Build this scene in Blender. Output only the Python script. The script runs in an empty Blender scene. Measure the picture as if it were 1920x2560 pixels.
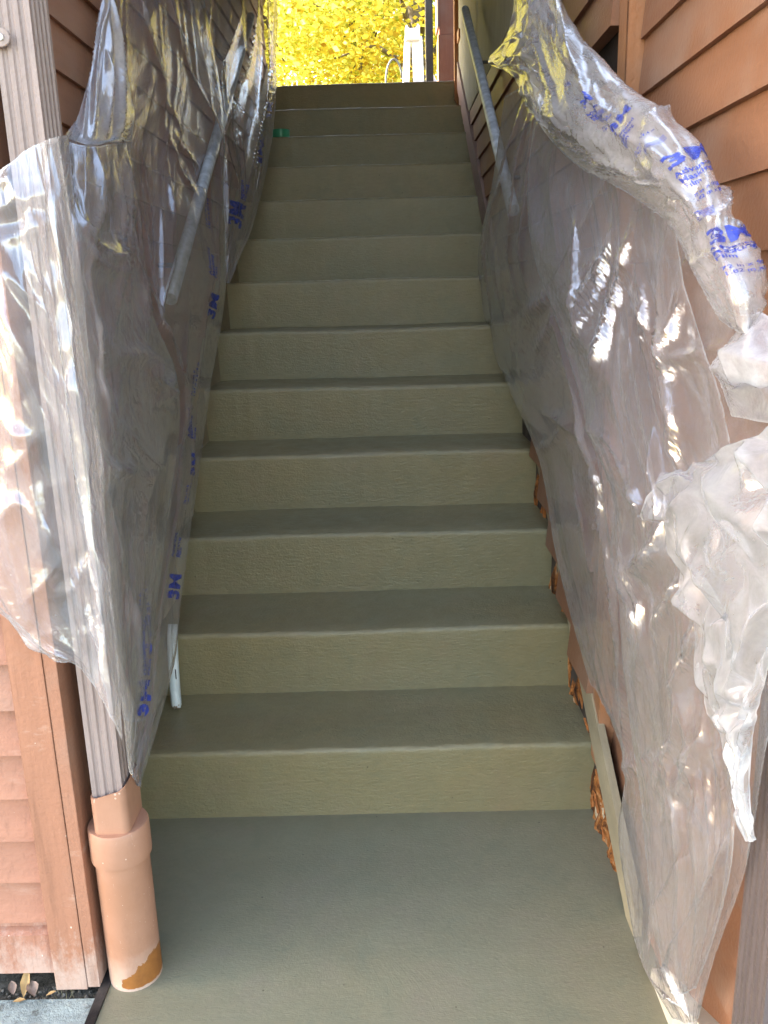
import bpy, bmesh, math, random
import numpy as np
from mathutils import Vector, Matrix
S = bpy.context.scene
C = S.collection
# ------------------------------------------------------------------ camera, sky, sun, exposure
cam = bpy.data.cameras.new('camera'); co = bpy.data.objects.new('camera', cam); C.objects.link(co)
cam.sensor_fit = 'VERTICAL'; cam.sensor_height = 36.0; cam.lens = 36.0*2126.2/2560
cam.clip_start = 0.02; cam.clip_end = 600
X = Vector((0.9996252, 0.00234856, -0.02727522)); U = Vector((0.0257877, 0.25365879, 0.96694995)); F = Vector((-0.00918954, 0.96729091, -0.25350316))
co.matrix_world = Matrix(((X.x, U.x, -F.x, 0), (X.y, U.y, -F.y, 0), (X.z, U.z, -F.z, 1.2207), (0, 0, 0, 1)))
S.camera = co
SUN_EL, SUN_AZ = math.radians(33), math.radians(-80)      # azimuth clockwise from +Y
W = bpy.data.worlds.new('World'); S.world = W; W.use_nodes = True
wn = W.node_tree.nodes; wl = W.node_tree.links
sky = wn.new('ShaderNodeTexSky'); sky.sky_type = 'NISHITA'; sky.sun_disc = False
sky.sun_elevation = SUN_EL; sky.sun_rotation = SUN_AZ; sky.air_density = 1.0; sky.dust_density = 1.5; sky.ozone_density = 1.0
bg = wn['Background']; bg.inputs['Strength'].default_value = 0.15
wl.new(sky.outputs[0], bg.inputs['Color'])
sl = bpy.data.lights.new('sun', 'SUN'); sl.energy = 4.0; sl.angle = math.radians(0.5); sl.color = (1, 0.96, 0.90)
so = bpy.data.objects.new('sun', sl); C.objects.link(so)
sd = Vector((math.sin(SUN_AZ)*math.cos(SUN_EL), math.cos(SUN_AZ)*math.cos(SUN_EL), math.sin(SUN_EL)))
so.rotation_euler = sd.to_track_quat('Z', 'Y').to_euler()
S.view_settings.view_transform = 'Standard'; S.view_settings.look = 'None'
S.view_settings.exposure = 3.35; S.view_settings.use_white_balance = True; S.view_settings.white_balance_temperature = 8200; S.view_settings.white_balance_tint = 10; S.view_settings.gamma = 1; S.view_settings.use_curve_mapping = False
S.cycles.use_denoising = True
S.cycles.transparent_max_bounces = 24; S.cycles.max_bounces = 8; S.cycles.diffuse_bounces = 4; S.cycles.glossy_bounces = 3; S.cycles.transmission_bounces = 6
S.cycles.sample_clamp_indirect = 6; S.cycles.caustics_reflective = False; S.cycles.caustics_refractive = False

# ------------------------------------------------------------------ node helpers
class NT:
    def __init__(s, name):
        s.m = bpy.data.materials.new(name); s.m.use_nodes = True
        s.t = s.m.node_tree; s.t.nodes.clear(); s.o = s.n('ShaderNodeOutputMaterial')
    def n(s, typ, props=None, **kw):
        nd = s.t.nodes.new(typ)
        for k, v in (props or {}).items(): setattr(nd, k, v)
        for k, v in kw.items():
            k = k.replace('_', ' ')
            s.set(nd.inputs[k], v)
        return nd
    def set(s, inp, v):
        if isinstance(v, bpy.types.NodeSocket): s.t.links.new(v, inp)
        elif isinstance(v, bpy.types.Node): s.t.links.new(v.outputs[0], inp)
        else:
            if inp.type == 'RGBA' and len(v) == 3: v = (*v, 1)
            inp.default_value = v
    def math(s, op, a, b=0.0, clamp=False):
        nd = s.n('ShaderNodeMath', {'operation': op, 'use_clamp': clamp}); s.set(nd.inputs[0], a); s.set(nd.inputs[1], b); return nd.outputs[0]
    def mixc(s, fac, a, b, blend='MIX'):
        nd = s.n('ShaderNodeMix', {'data_type': 'RGBA', 'blend_type': blend})
        s.set(nd.inputs[0], fac); s.set(nd.inputs[6], a); s.set(nd.inputs[7], b); return nd.outputs[2]
    def ramp(s, fac, stops):
        nd = s.n('ShaderNodeValToRGB'); s.set(nd.inputs[0], fac); e = nd.color_ramp.elements
        while len(e) < len(stops): e.new(0.5)
        for i, (p, c) in enumerate(stops):
            e[i].position = p; e[i].color = (*c, 1) if not isinstance(c, (int, float)) else (c, c, c, 1)
        return nd.outputs[0]
    def coord(s, scale=(1, 1, 1), rnd=True):
        tc = s.n('ShaderNodeTexCoord'); v = tc.outputs['Object']
        if rnd:
            oi = s.n('ShaderNodeObjectInfo'); a = s.math('MULTIPLY', oi.outputs['Random'], 37.0)
            ad = s.n('ShaderNodeVectorMath', {'operation': 'ADD'}); s.set(ad.inputs[0], v); s.set(ad.inputs[1], a); v = ad.outputs[0]
        mp = s.n('ShaderNodeMapping'); s.set(mp.inputs[0], v); mp.inputs['Scale'].default_value = scale
        return mp.outputs[0]
    def noise(s, vec, scale, detail=4, rough=0.55, dist=0.0):
        nd = s.n('ShaderNodeTexNoise', Vector=vec, Scale=scale, Detail=detail, Roughness=rough, Distortion=dist); return nd.outputs[0]
    def bump(s, h, strength=0.3, dist=0.01, normal=None):
        nd = s.n('ShaderNodeBump', Height=h, Strength=strength, Distance=dist)
        if normal is not None: s.set(nd.inputs['Normal'], normal)
        return nd.outputs[0]
    def bsdf(s, col, rough=0.6, normal=None, spec=0.5, metallic=0.0):
        b = s.n('ShaderNodeBsdfPrincipled'); s.set(b.inputs['Base Color'], col); s.set(b.inputs['Roughness'], rough)
        b.inputs['Specular IOR Level'].default_value = spec; s.set(b.inputs['Metallic'], metallic)
        if normal is not None: s.set(b.inputs['Normal'], normal)
        return b
    def out(s, sh):
        s.set(s.o.inputs['Surface'], sh); return s.m

def paint(name, col, dirt=(0.30, 0.24, 0.20), along=(3, 3, 3), specks=0.0, rough=0.55, var=0.35, chalk=0.0, wear=0.0):
    t = NT(name); v = t.coord((1, 1, 1)); vs = t.coord(along)
    big = t.noise(v, 5, 5); st = t.noise(vs, 9, 6, 0.65)
    c2 = tuple(x*0.72 for x in col); c3 = tuple(min(1, x*1.22) for x in col)
    c = t.mixc(t.ramp(st, [(0.3, 0.0), (0.7, 1.0)]), c2, c3)
    c = t.mixc(1-var, c, col)
    c = t.mixc(t.math('MULTIPLY', t.ramp(big, [(0.48, 0.0), (0.75, 1.0)]), 0.35), c, dirt)
    if chalk:
        ch = t.noise(t.coord((1, 1, 3)), 3.1, 8, 0.7)
        c = t.mixc(t.math('MULTIPLY', t.ramp(ch, [(0.60, 0.0), (0.70, 1.0)]), chalk), c, (0.62, 0.47, 0.38))
    if specks:
        vo = t.n('ShaderNodeTexVoronoi', Vector=t.coord((1, 1, 0.55)), Scale=70.0, Randomness=1.0)
        sz = t.math('MULTIPLY', t.n('ShaderNodeSeparateColor', Color=vo.outputs['Color']).outputs[0], 0.22*specks)
        sz = t.math('SUBTRACT', sz, 0.13*specks)
        sp = t.math('LESS_THAN', vo.outputs['Distance'], sz)
        c = t.mixc(t.math('MULTIPLY', sp, 0.75), c, (0.78, 0.66, 0.56))
    if wear:
        z = t.n('ShaderNodeSeparateXYZ', Vector=t.n('ShaderNodeTexCoord').outputs['Object']).outputs[2]
        wz = t.math('SUBTRACT', z, t.math('MULTIPLY', t.math('SUBTRACT', t.noise(t.coord((1, 1, 0.5)), 38, 6, 0.75), 0.44), 0.34))
        c = t.mixc(t.math('MULTIPLY', t.ramp(wz, [(0.0, 1.0), (0.09, 0.0)]), wear), c, (0.60, 0.50, 0.44))
        gr = t.noise(t.coord((9, 9, 0.6)), 6, 6, 0.7)
        c = t.mixc(t.math('MULTIPLY', t.ramp(gr, [(0.56, 0.0), (0.72, 1.0)]), 0.5), c, tuple(x*0.5 for x in col))
    b = t.bump(t.math('ADD', t.math('MULTIPLY', st, 0.6), t.noise(v, 120, 3)), 0.30, 0.005)
    return t.out(t.bsdf(c, rough, b, 0.35))

M = {}
M['siding_left'] = paint('brown_siding', (0.34, 0.165, 0.105), along=(4, 0.5, 4))
M['siding_right'] = paint('red_brown_siding', (0.235, 0.105, 0.058), along=(4, 0.6, 3))
M['siding_front'] = paint('orange_brown_siding', (0.37, 0.165, 0.108), along=(0.5, 4, 4), specks=0.8, chalk=0.16, wear=0.4)
M['corner'] = paint('orange_brown_trim', (0.37, 0.163, 0.10), along=(6, 6, 0.35), specks=1.0, chalk=0.4, wear=0.45)
M['trim'] = paint('orange_wood_trim', (0.36, 0.145, 0.06), along=(8, 8, 0.4))
M['brown_post'] = paint('dull_red_post', (0.25, 0.10, 0.065), along=(6, 6, 0.4))
M['skirt'] = paint('bare_pale_board', (0.33, 0.27, 0.18), dirt=(0.16, 0.13, 0.08), along=(6, 0.4, 1.2), var=0.7, rough=0.8)
M['skirt_purple'] = paint('faded_purple_brown_board', (0.24, 0.155, 0.14), along=(6, 0.4, 3))
M['plywood'] = paint('grey_plywood', (0.30, 0.28, 0.22), dirt=(0.16, 0.15, 0.11), along=(10, 10, 0.7), var=0.8, rough=0.8)
M['downspout'] = paint('mauve_brown_metal', (0.30, 0.225, 0.205), dirt=(0.2, 0.15, 0.14), along=(10, 10, 0.6), specks=0.55, rough=0.42, var=0.6)
M['downspout_dark'] = paint('dark_brown_metal', (0.115, 0.088, 0.085), dirt=(0.08, 0.06, 0.06), along=(10, 10, 0.6), specks=0.35, rough=0.4, var=0.6)
M['splinter'] = paint('rotten_orange_wood', (0.45, 0.15, 0.045), dirt=(0.06, 0.03, 0.02), along=(12, 12, 1), var=0.9, rough=0.85)
M['splinter_pale'] = paint('rotten_pale_wood', (0.55, 0.42, 0.27), dirt=(0.10, 0.06, 0.03), along=(12, 12, 1), var=0.9, rough=0.85)
M['white_foundation'] = paint('flaking_white_paint', (0.62, 0.56, 0.47), dirt=(0.3, 0.2, 0.13), along=(4, 4, 4), var=0.5, rough=0.8)
M['dark'] = paint('black_building_paper', (0.025, 0.016, 0.012), rough=0.9)
M['roof'] = paint('dark_roof', (0.06, 0.05, 0.045), rough=0.9)
M['shade_slab'] = paint('dark_shade_slab', (0.035, 0.026, 0.02), along=(9, 0.5, 9), rough=0.85)  # near black so the added overhead slab bounces little light
M['black'] = paint('black_rubber', (0.012, 0.012, 0.013), rough=0.35)

def simple(name, col, rough=0.5, metallic=0.0, nscale=30, nvar=0.25, bump=0.1, spec=0.5):
    t = NT(name); v = t.coord(); n = t.noise(v, nscale, 5)
    c = t.mixc(t.ramp(n, [(0.3, 0.0), (0.7, 1.0)]), tuple(x*(1-nvar) for x in col), tuple(min(1, x*(1+nvar)) for x in col))
    return t.out(t.bsdf(c, rough, t.bump(n, bump, 0.003), spec, metallic))
M['rail'] = simple('grey_metal_pipe', (0.44, 0.47, 0.50), 0.42, 0.3, 40, 0.3)
M['steel'] = simple('dark_grey_steel', (0.07, 0.065, 0.06), 0.5, 0.2)
M['white'] = simple('white_paint', (0.82, 0.82, 0.82), 0.4, 0, 8, 0.05)
M['hose'] = simple('grey_hose', (0.16, 0.18, 0.17), 0.5)
M['tape'] = simple('green_tape', (0.03, 0.30, 0.17), 0.4, 0, 20, 0.15)
M['tape_core'] = simple('cardboard', (0.40, 0.30, 0.19), 0.8)
M['stone'] = simple('grey_stone', (0.15, 0.16, 0.18), 0.9, 0, 30, 0.4, 0.5)
M['bark'] = simple('grey_bark', (0.13, 0.11, 0.09), 0.9, 0, 25, 0.5, 0.6)
M['metal_bright'] = simple('rivet_metal', (0.7, 0.68, 0.64), 0.3, 0.8)
M['dead_leaf'] = simple('tan_dry_leaf', (0.48, 0.29, 0.12), 0.7, 0, 40, 0.3)
M['dead_leaf_grey'] = simple('grey_dry_leaf', (0.26, 0.17, 0.13), 0.8, 0, 60, 0.45)
M['twig'] = simple('dry_grass', (0.20, 0.17, 0.09), 0.9)

def concrete(name, stretch, olive=(0.25, 0.208, 0.122), green=(0.205, 0.195, 0.135), swirl=False):
    t = NT(name); v = t.coord(rnd=False); tc = t.n('ShaderNodeTexCoord').outputs['Object']
    big = t.noise(v, 2.2, 5, 0.6); med = t.noise(v, 14, 5, 0.65)
    c = t.mixc(t.ramp(big, [(0.35, 0.0), (0.65, 1.0)]), olive, green)
    c = t.mixc(t.math('MULTIPLY', t.ramp(med, [(0.35, 0.0), (0.7, 1.0)]), 0.35), c, tuple(x*0.72 for x in olive))
    bl = t.noise(v, 6.5, 6, 0.7, 0.6)
    c = t.mixc(t.math('MULTIPLY', t.ramp(bl, [(0.50, 0.0), (0.70, 1.0)]), 0.40), c, (olive[0]*1.03, olive[1]*0.93, olive[2]*1.12))
    c = t.mixc(t.math('MULTIPLY', t.ramp(bl, [(0.30, 1.0), (0.46, 0.0)]), 0.45), c, (green[0]*0.72, green[1]*0.80, green[2]*0.82))
    br = t.noise(t.coord(stretch, False), 1.0, 4, 0.7, 1.2 if swirl else 0.3)
    c = t.mixc(t.math('MULTIPLY', t.ramp(br, [(0.35, 1.0), (0.6, 0.0)]), 0.22), c, tuple(x*0.6 for x in olive))
    vo = t.n('ShaderNodeTexVoronoi', Vector=t.coord((1, 1, 1), False), Scale=55.0)
    cs = t.n('ShaderNodeSeparateColor', Color=vo.outputs['Color']).outputs[0]
    pit = t.math('LESS_THAN', vo.outputs['Distance'], t.math('MULTIPLY', t.math('SUBTRACT', cs, 0.86), 0.9))
    c = t.mixc(t.math('MULTIPLY', pit, 0.65), c, (0.035, 0.03, 0.02))
    h = t.math('SUBTRACT', t.math('ADD', br, t.math('MULTIPLY', t.noise(v, 160, 3), 0.5)), t.math('MULTIPLY', pit, 0.8))
    if swirl:
        dn = t.n('ShaderNodeTexNoise', Vector=tc, Scale=1.7, Detail=1.0)
        mx = t.n('ShaderNodeVectorMath', {'operation': 'SCALE'}); t.set(mx.inputs[0], dn.outputs['Color']); mx.inputs['Scale'].default_value = 0.9
        ad = t.n('ShaderNodeVectorMath', {'operation': 'ADD'}); t.set(ad.inputs[0], tc); t.set(ad.inputs[1], mx.outputs[0])
        wv = t.n('ShaderNodeTexWave', {'wave_type': 'RINGS', 'rings_direction': 'Z'}, Vector=ad.outputs[0], Scale=21.0, Distortion=9.0, Detail=6.0, Detail_Scale=6.0)
        wm = t.math('MULTIPLY', wv.outputs[1], t.ramp(t.noise(v, 3.0, 3), [(0.45, 0.02), (0.75, 0.22)]))
        h = t.math('ADD', t.math('MULTIPLY', h, 0.8), wm)
    n = t.bump(h, 0.32 if swirl else 0.55, 0.003 if swirl else 0.004)
    return t.out(t.bsdf(c, t.math('ADD', t.math('MULTIPLY', med, 0.3), 0.26), n, 0.5))
M['step'] = concrete('damp_brushed_concrete', (38, 60, 150), (0.245, 0.194, 0.098), (0.212, 0.192, 0.116))
M['landing'] = concrete('damp_swirled_concrete', (55, 150, 60), (0.235, 0.208, 0.132), (0.21, 0.202, 0.138), swirl=True)

def pavement_mat():
    t = NT('blue_grey_stone'); v = t.coord(rnd=False)
    n = t.noise(v, 9, 8, 0.7); n2 = t.noise(v, 45, 5, 0.7)
    c = t.mixc(t.ramp(n, [(0.35, 0.0), (0.65, 1.0)]), (0.16, 0.20, 0.20), (0.36, 0.42, 0.40))
    c = t.mixc(t.math('MULTIPLY', t.ramp(n2, [(0.55, 0.0), (0.75, 1.0)]), 0.6), c, (0.5, 0.52, 0.48))
    c = t.mixc(t.math('MULTIPLY', t.ramp(t.noise(v, 22, 6, 0.7), [(0.58, 0.0), (0.66, 1.0)]), 0.7), c, (0.07, 0.07, 0.06))
    return t.out(t.bsdf(c, 0.7, t.bump(t.math('ADD', n, n2), 0.6, 0.012), 0.4))
M['pavement'] = pavement_mat()
def dirt_mat():
    t = NT('dark_soil'); v = t.coord(rnd=False); n = t.noise(v, 30, 8, 0.75)
    c = t.mixc(t.ramp(n, [(0.35, 0.0), (0.7, 1.0)]), (0.03, 0.027, 0.02), (0.22, 0.20, 0.17))
    return t.out(t.bsdf(c, 0.9, t.bump(n, 0.9, 0.02), 0.2))
M['dirt'] = dirt_mat()
def litter_mat():
    t = NT('leaf_litter'); v = t.coord(rnd=False)
    vo = t.n('ShaderNodeTexVoronoi', Vector=v, Scale=11.0).outputs['Color']
    c = t.ramp(t.n('ShaderNodeSeparateColor', Color=vo).outputs[0], [(0.0, (0.10, 0.08, 0.03)), (0.4, (0.35, 0.25, 0.04)), (0.75, (0.5, 0.40, 0.04)), (1.0, (0.3, 0.28, 0.06))])
    return t.out(t.bsdf(c, 0.9, None, 0.2))
M['litter'] = litter_mat()

def pipe_mat():
    t = NT('salmon_painted_pipe'); v = t.coord(rnd=False)
    tc = t.n('ShaderNodeTexCoord').outputs['Object']; xyz = t.n('ShaderNodeSeparateXYZ', Vector=tc)
    big = t.noise(v, 7, 6, 0.6)
    c = t.mixc(t.ramp(big, [(0.35, 0.0), (0.7, 1.0)]), (0.37, 0.175, 0.105), (0.44, 0.225, 0.15))
    vo = t.n('ShaderNodeTexVoronoi', Vector=v, Scale=130.0)
    cs = t.n('ShaderNodeSeparateColor', Color=vo.outputs['Color']).outputs[0]
    sp = t.math('LESS_THAN', vo.outputs['Distance'], t.math('MULTIPLY', t.math('SUBTRACT', cs, t.ramp(t.noise(v, 12, 4), [(0.4, 0.98), (0.7, 0.45)])), 0.8))
    c = t.mixc(t.math('MULTIPLY', sp, 0.6), c, (0.74, 0.58, 0.47))
    low = t.ramp(t.math('ADD', xyz.outputs[2], t.math('MULTIPLY', t.math('SUBTRACT', t.noise(v, 26, 5), 0.5), 0.09)), [(0.0, 1.0), (0.085, 0.0)])
    c = t.mixc(t.math('MULTIPLY', low, 0.55), c, (0.66, 0.52, 0.44))
    # bare orange patch where the paint is scraped off
    sm = t.noise(t.coord((1, 1, 0.35), False), 16, 7, 0.75)
    c = t.mixc(t.math('MULTIPLY', t.ramp(sm, [(0.50, 0.0), (0.72, 1.0)]), 0.45), c, (0.24, 0.115, 0.075))
    sc = t.noise(t.coord((2.2, 2.2, 0.7), False), 40, 5, 0.8, 1.5)
    c = t.mixc(t.math('MULTIPLY', t.ramp(sc, [(0.655, 0.0), (0.70, 1.0)]), 0.6), c, (0.72, 0.60, 0.52))
    h = t.math('ADD', xyz.outputs[2], t.math('MULTIPLY', t.math('SUBTRACT', t.noise(v, 38, 7, 0.7), 0.5), 0.040))
    h = t.math('SUBTRACT', h, t.math('MULTIPLY', xyz.outputs[0], 0.75))
    m = t.math('MULTIPLY', t.math('LESS_THAN', h, 0.031), t.math('GREATER_THAN', t.math('ADD', xyz.outputs[0], t.math('MULTIPLY', t.noise(v, 60, 3), 0.02)), -0.002))
    m = t.math('MULTIPLY', m, t.math('GREATER_THAN', t.math('ADD', xyz.outputs[2], t.math('MULTIPLY', t.noise(v, 50, 3), 0.012)), 0.012))
    c = t.mixc(m, c, t.mixc(t.noise(v, 70, 4), (0.20, 0.07, 0.02), (0.40, 0.145, 0.035)))
    return t.out(t.bsdf(c, 0.5, t.bump(t.math('ADD', big, t.math('MULTIPLY', m, -0.5)), 0.25, 0.004), 0.4))
M['pipe'] = pipe_mat()

def pvc_mat():
    t = NT('white_pvc'); v = t.coord((1, 1, 1), False); st = t.noise(t.coord((40, 40, 2), False), 2.0, 5)
    c = t.mixc(t.ramp(st, [(0.4, 0.0), (0.7, 1.0)]), (0.55, 0.62, 0.62), (0.76, 0.82, 0.82))
    tc = t.n('ShaderNodeTexCoord').outputs['Object']; z = t.n('ShaderNodeSeparateXYZ', Vector=tc).outputs[2]
    d = t.math('MULTIPLY', t.math('LESS_THAN', t.math('ADD', z, t.math('MULTIPLY', t.noise(v, 90, 3), 0.03)), 0.030), t.math('GREATER_THAN', t.noise(v, 130, 3), 0.5))
    c = t.mixc(d, c, (0.22, 0.14, 0.09))
    return t.out(t.bsdf(c, 0.4, t.bump(st, 0.15, 0.002)))
M['pvc'] = pvc_mat()

def film_mat(name, haze=0.2, tint=(0.955, 0.94, 0.925), crease=1.0, f0=0.15, rough=0.13):
    t = NT(name)
    uv = t.n('ShaderNodeUVMap').outputs[0]
    mp = t.n('ShaderNodeMapping', Vector=uv)
    n1 = t.noise(mp.outputs[0], 26, 4, 0.6, 0.8)
    ridge = t.math('ABSOLUTE', t.math('SUBTRACT', n1, 0.5))                     # sharp little creases
    mp2 = t.n('ShaderNodeMapping', Vector=uv); mp2.inputs['Scale'].default_value = (1, 0.22, 1)
    n2 = t.noise(mp2.outputs[0], 55, 3, 0.6, 0.4)
    r2 = t.math('ABSOLUTE', t.math('SUBTRACT', n2, 0.5))
    vor = t.n('ShaderNodeTexVoronoi', {'feature': 'F1'}, Vector=mp.outputs[0], Scale=19.0).outputs['Distance']
    hgt = t.math('ADD', t.math('ADD', t.math('MULTIPLY', ridge, -1.0), t.math('MULTIPLY', r2, -0.7)), t.math('MULTIPLY', vor, 0.35))
    nb = t.bump(hgt, 0.22*crease, 0.012)
    lw = t.n('ShaderNodeLayerWeight', Blend=0.5, Normal=nb).outputs['Facing']
    lg = t.n('ShaderNodeLayerWeight', Blend=0.5).outputs['Facing']
    dust = t.ramp(t.noise(mp.outputs[0], 7, 7, 0.7), [(0.35, 0.55), (0.75, 1.5)])
    graz = t.math('MULTIPLY', t.math('POWER', lg, 3.0), 0.46)
    hz = t.math('ADD', t.math('ADD', t.math('MULTIPLY', dust, haze), t.math('MULTIPLY', graz, 0.8)), t.math('MULTIPLY', t.n('ShaderNodeAttribute', {'attribute_name': 'hem'}).outputs['Fac'], 0.30), True)  # last term whitens the boundary, standing in for edges catching light
    tr = t.n('ShaderNodeBsdfTransparent', Color=tint)
    df = t.n('ShaderNodeBsdfDiffuse', Color=(0.86, 0.86, 0.92), Normal=nb)  # milky film colour, with blue put in for the sky's reflection
    tl = t.n('ShaderNodeBsdfTranslucent', Color=(0.85, 0.83, 0.84), Normal=nb)
    m0 = t.n('ShaderNodeMixShader'); t.set(m0.inputs[0], 0.45); t.set(m0.inputs[1], df); t.set(m0.inputs[2], tl)
    m1 = t.n('ShaderNodeMixShader'); t.set(m1.inputs[0], hz); t.set(m1.inputs[1], tr); t.set(m1.inputs[2], m0)
    fr = t.math('ADD', f0, t.math('MULTIPLY', t.math('POWER', lw, 3.5), 0.70), True)
    gl = t.n('ShaderNodeBsdfGlossy', Color=(0.93, 0.95, 1.0), Roughness=rough, Normal=nb)  # bluish gloss tint stands in for reflected blue sky
    m2 = t.n('ShaderNodeMixShader'); t.set(m2.inputs[0], fr); t.set(m2.inputs[1], m1); t.set(m2.inputs[2], gl)
    return t.out(m2)
M['film'] = film_mat('clear_masking_film', 0.16, crease=0.9)
M['film_skylit'] = film_mat('skylit_masking_film', 0.42, crease=0.5, rough=0.18, f0=0.17)  # extra haze stands in for skylight on the bunched sheet
M['film_thin'] = film_mat('thin_masking_film', 0.11, crease=0.8)
M['film_band'] = film_mat('printed_masking_film', 0.33, crease=0.7, rough=0.17)
M['film_milky'] = film_mat('milky_masking_film', 0.55, crease=0.25)
M['film_crumpled'] = film_mat('crumpled_masking_film', 0.26, crease=0.5, rough=0.22, f0=0.14)
def ink():
    t = NT('blue_ink'); n = t.noise(t.coord(rnd=False), 60, 3)
    d = t.bsdf((0.03, 0.07, 0.45), 0.35); tr = t.n('ShaderNodeBsdfTransparent', Color=(0.45, 0.5, 0.85))
    m = t.n('ShaderNodeMixShader'); t.set(m.inputs[0], t.ramp(n, [(0.3, 0.25), (0.65, 0.70)])); t.set(m.inputs[1], tr); t.set(m.inputs[2], d)
    return t.out(m)
M['ink'] = ink()
def blackink():
    return simple('black_print', (0.03, 0.03, 0.03), 0.5)
M['blackink'] = blackink()

def leaf_mat(name, hue):
    t = NT(name); ri = t.n('ShaderNodeNewGeometry').outputs['Random Per Island']
    cl = t.noise(t.coord((1, 1, 1)), 1.1, 3)
    stops = {'yellow': [(0.0, (0.26, 0.21, 0.03)), (0.35, (0.52, 0.50, 0.09)), (0.7, (0.64, 0.64, 0.19)), (1.0, (0.30, 0.36, 0.06))],
             'orange': [(0.0, (0.32, 0.17, 0.03)), (0.4, (0.55, 0.44, 0.07)), (0.8, (0.62, 0.52, 0.09)), (1.0, (0.42, 0.40, 0.07))],
             'green': [(0.0, (0.17, 0.21, 0.04)), (0.4, (0.38, 0.44, 0.09)), (0.8, (0.54, 0.53, 0.11)), (1.0, (0.26, 0.33, 0.06))]}[hue]
    c = t.ramp(t.math('ADD', t.math('MULTIPLY', ri, 0.6), t.math('SUBTRACT', t.math('MULTIPLY', cl, 1.2), 0.4), True), stops)
    d = t.n('ShaderNodeBsdfDiffuse', Color=c); tl = t.n('ShaderNodeBsdfTranslucent', Color=c)
    m = t.n('ShaderNodeMixShader'); t.set(m.inputs[0], 0.5); t.set(m.inputs[1], d); t.set(m.inputs[2], tl)
    return t.out(m)
for k in ('yellow', 'orange', 'green'): M['leaf_'+k] = leaf_mat(k+'_autumn_leaves', k)

# ------------------------------------------------------------------ object helpers
def link(name, me, parent=None, mat=None):
    o = bpy.data.objects.new(name, me); C.objects.link(o)
    if mat is not None and me is not None and not me.materials: me.materials.append(mat)
    if parent is not None: o.parent = parent
    return o
def tag(o, label, cat, group=None, kind=None):
    o['label'] = label; o['category'] = cat
    if group: o['group'] = group
    return o
def empty(name, loc=(0, 0, 0)):
    o = bpy.data.objects.new(name, None); C.objects.link(o); o.location = loc; o.empty_display_size = 0.1; return o
def mesh(name, verts, faces, smooth=False):
    me = bpy.data.meshes.new(name); me.from_pydata([tuple(v) for v in verts], [], faces); me.update()
    if smooth: me.polygons.foreach_set('use_smooth', [True]*len(me.polygons))
    return me
def bm_mesh(name, bm, smooth=False):
    bmesh.ops.recalc_face_normals(bm, faces=bm.faces)
    me = bpy.data.meshes.new(name); bm.to_mesh(me); bm.free()
    if smooth: me.polygons.foreach_set('use_smooth', [True]*len(me.polygons))
    return me
def box(name, x0, x1, y0, y1, z0, z1, mat, parent=None, bevel=0.0, loc=(0, 0, 0)):
    bm = bmesh.new()
    vs = [bm.verts.new((x-loc[0], y-loc[1], z-loc[2])) for z in (z0, z1) for y in (y0, y1) for x in (x0, x1)]
    for f in ((0, 1, 3, 2), (4, 5, 7, 6), (0, 1, 5, 4), (2, 3, 7, 6), (0, 2, 6, 4), (1, 3, 7, 5)): bm.faces.new([vs[i] for i in f])
    if bevel: bmesh.ops.bevel(bm, geom=bm.edges[:], offset=bevel, segments=2, affect='EDGES', profile=0.6)
    return link(name, bm_mesh(name, bm), parent, mat)
def prism(name, poly, axis, a0, a1, mat, parent=None, bevel=0.0, loc=(0, 0, 0)):
    """poly in the two other axes (x: (y,z); y: (x,z); z: (x,y)), extruded along axis"""
    def p3(p, a): return {'x': (a, p[0], p[1]), 'y': (p[0], a, p[1]), 'z': (p[0], p[1], a)}[axis]
    bm = bmesh.new()
    A = [bm.verts.new(Vector(p3(p, a0))-Vector(loc)) for p in poly]; B = [bm.verts.new(Vector(p3(p, a1))-Vector(loc)) for p in poly]
    n = len(poly); bm.faces.new(A); bm.faces.new(B)
    for i in range(n): bm.faces.new((A[i], A[(i+1) % n], B[(i+1) % n], B[i]))
    if bevel: bmesh.ops.bevel(bm, geom=bm.edges[:], offset=bevel, segments=2, affect='EDGES')
    return link(name, bm_mesh(name, bm), parent, mat)
def tube_mesh(name, pts, r, seg=12, cap=True):
    pts = [Vector(p) for p in pts]; rr = r if isinstance(r, (list, tuple)) else [r]*len(pts)
    verts, faces = [], []; ref = None
    for i, p in enumerate(pts):
        t = (pts[min(i+1, len(pts)-1)]-pts[max(i-1, 0)]).normalized()
        if ref is None: ref = t.orthogonal().normalized()
        ref = (ref-t*ref.dot(t)).normalized(); b = t.cross(ref)
        for k in range(seg):
            a = 2*math.pi*k/seg; verts.append(p+(ref*math.cos(a)+b*math.sin(a))*rr[i])
    for i in range(len(pts)-1):
        for k in range(seg): faces.append((i*seg+k, i*seg+(k+1) % seg, (i+1)*seg+(k+1) % seg, (i+1)*seg+k))
    if cap: faces.append(tuple(range(seg))[::-1]); faces.append(tuple((len(pts)-1)*seg+k for k in range(seg)))
    me = mesh(name, verts, faces, True)
    if cap:
        me.polygons[-1].use_smooth = False; me.polygons[-2].use_smooth = False
    return me
def lathe_mesh(name, prof, seg=40, cx=0, cy=0, smooth=True, ang=35):
    verts, faces = [], []
    for r, z in prof:
        for k in range(seg):
            a = 2*math.pi*k/seg; verts.append((cx+r*math.cos(a), cy+r*math.sin(a), z))
    for i in range(len(prof)-1):
        for k in range(seg): faces.append((i*seg+k, i*seg+(k+1) % seg, (i+1)*seg+(k+1) % seg, (i+1)*seg+k))
    me = mesh(name, verts, faces, smooth)
    if smooth:
        me.set_sharp_from_angle(angle=math.radians(ang))
    return me
rng = np.random.default_rng(7); random.seed(7)

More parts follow.
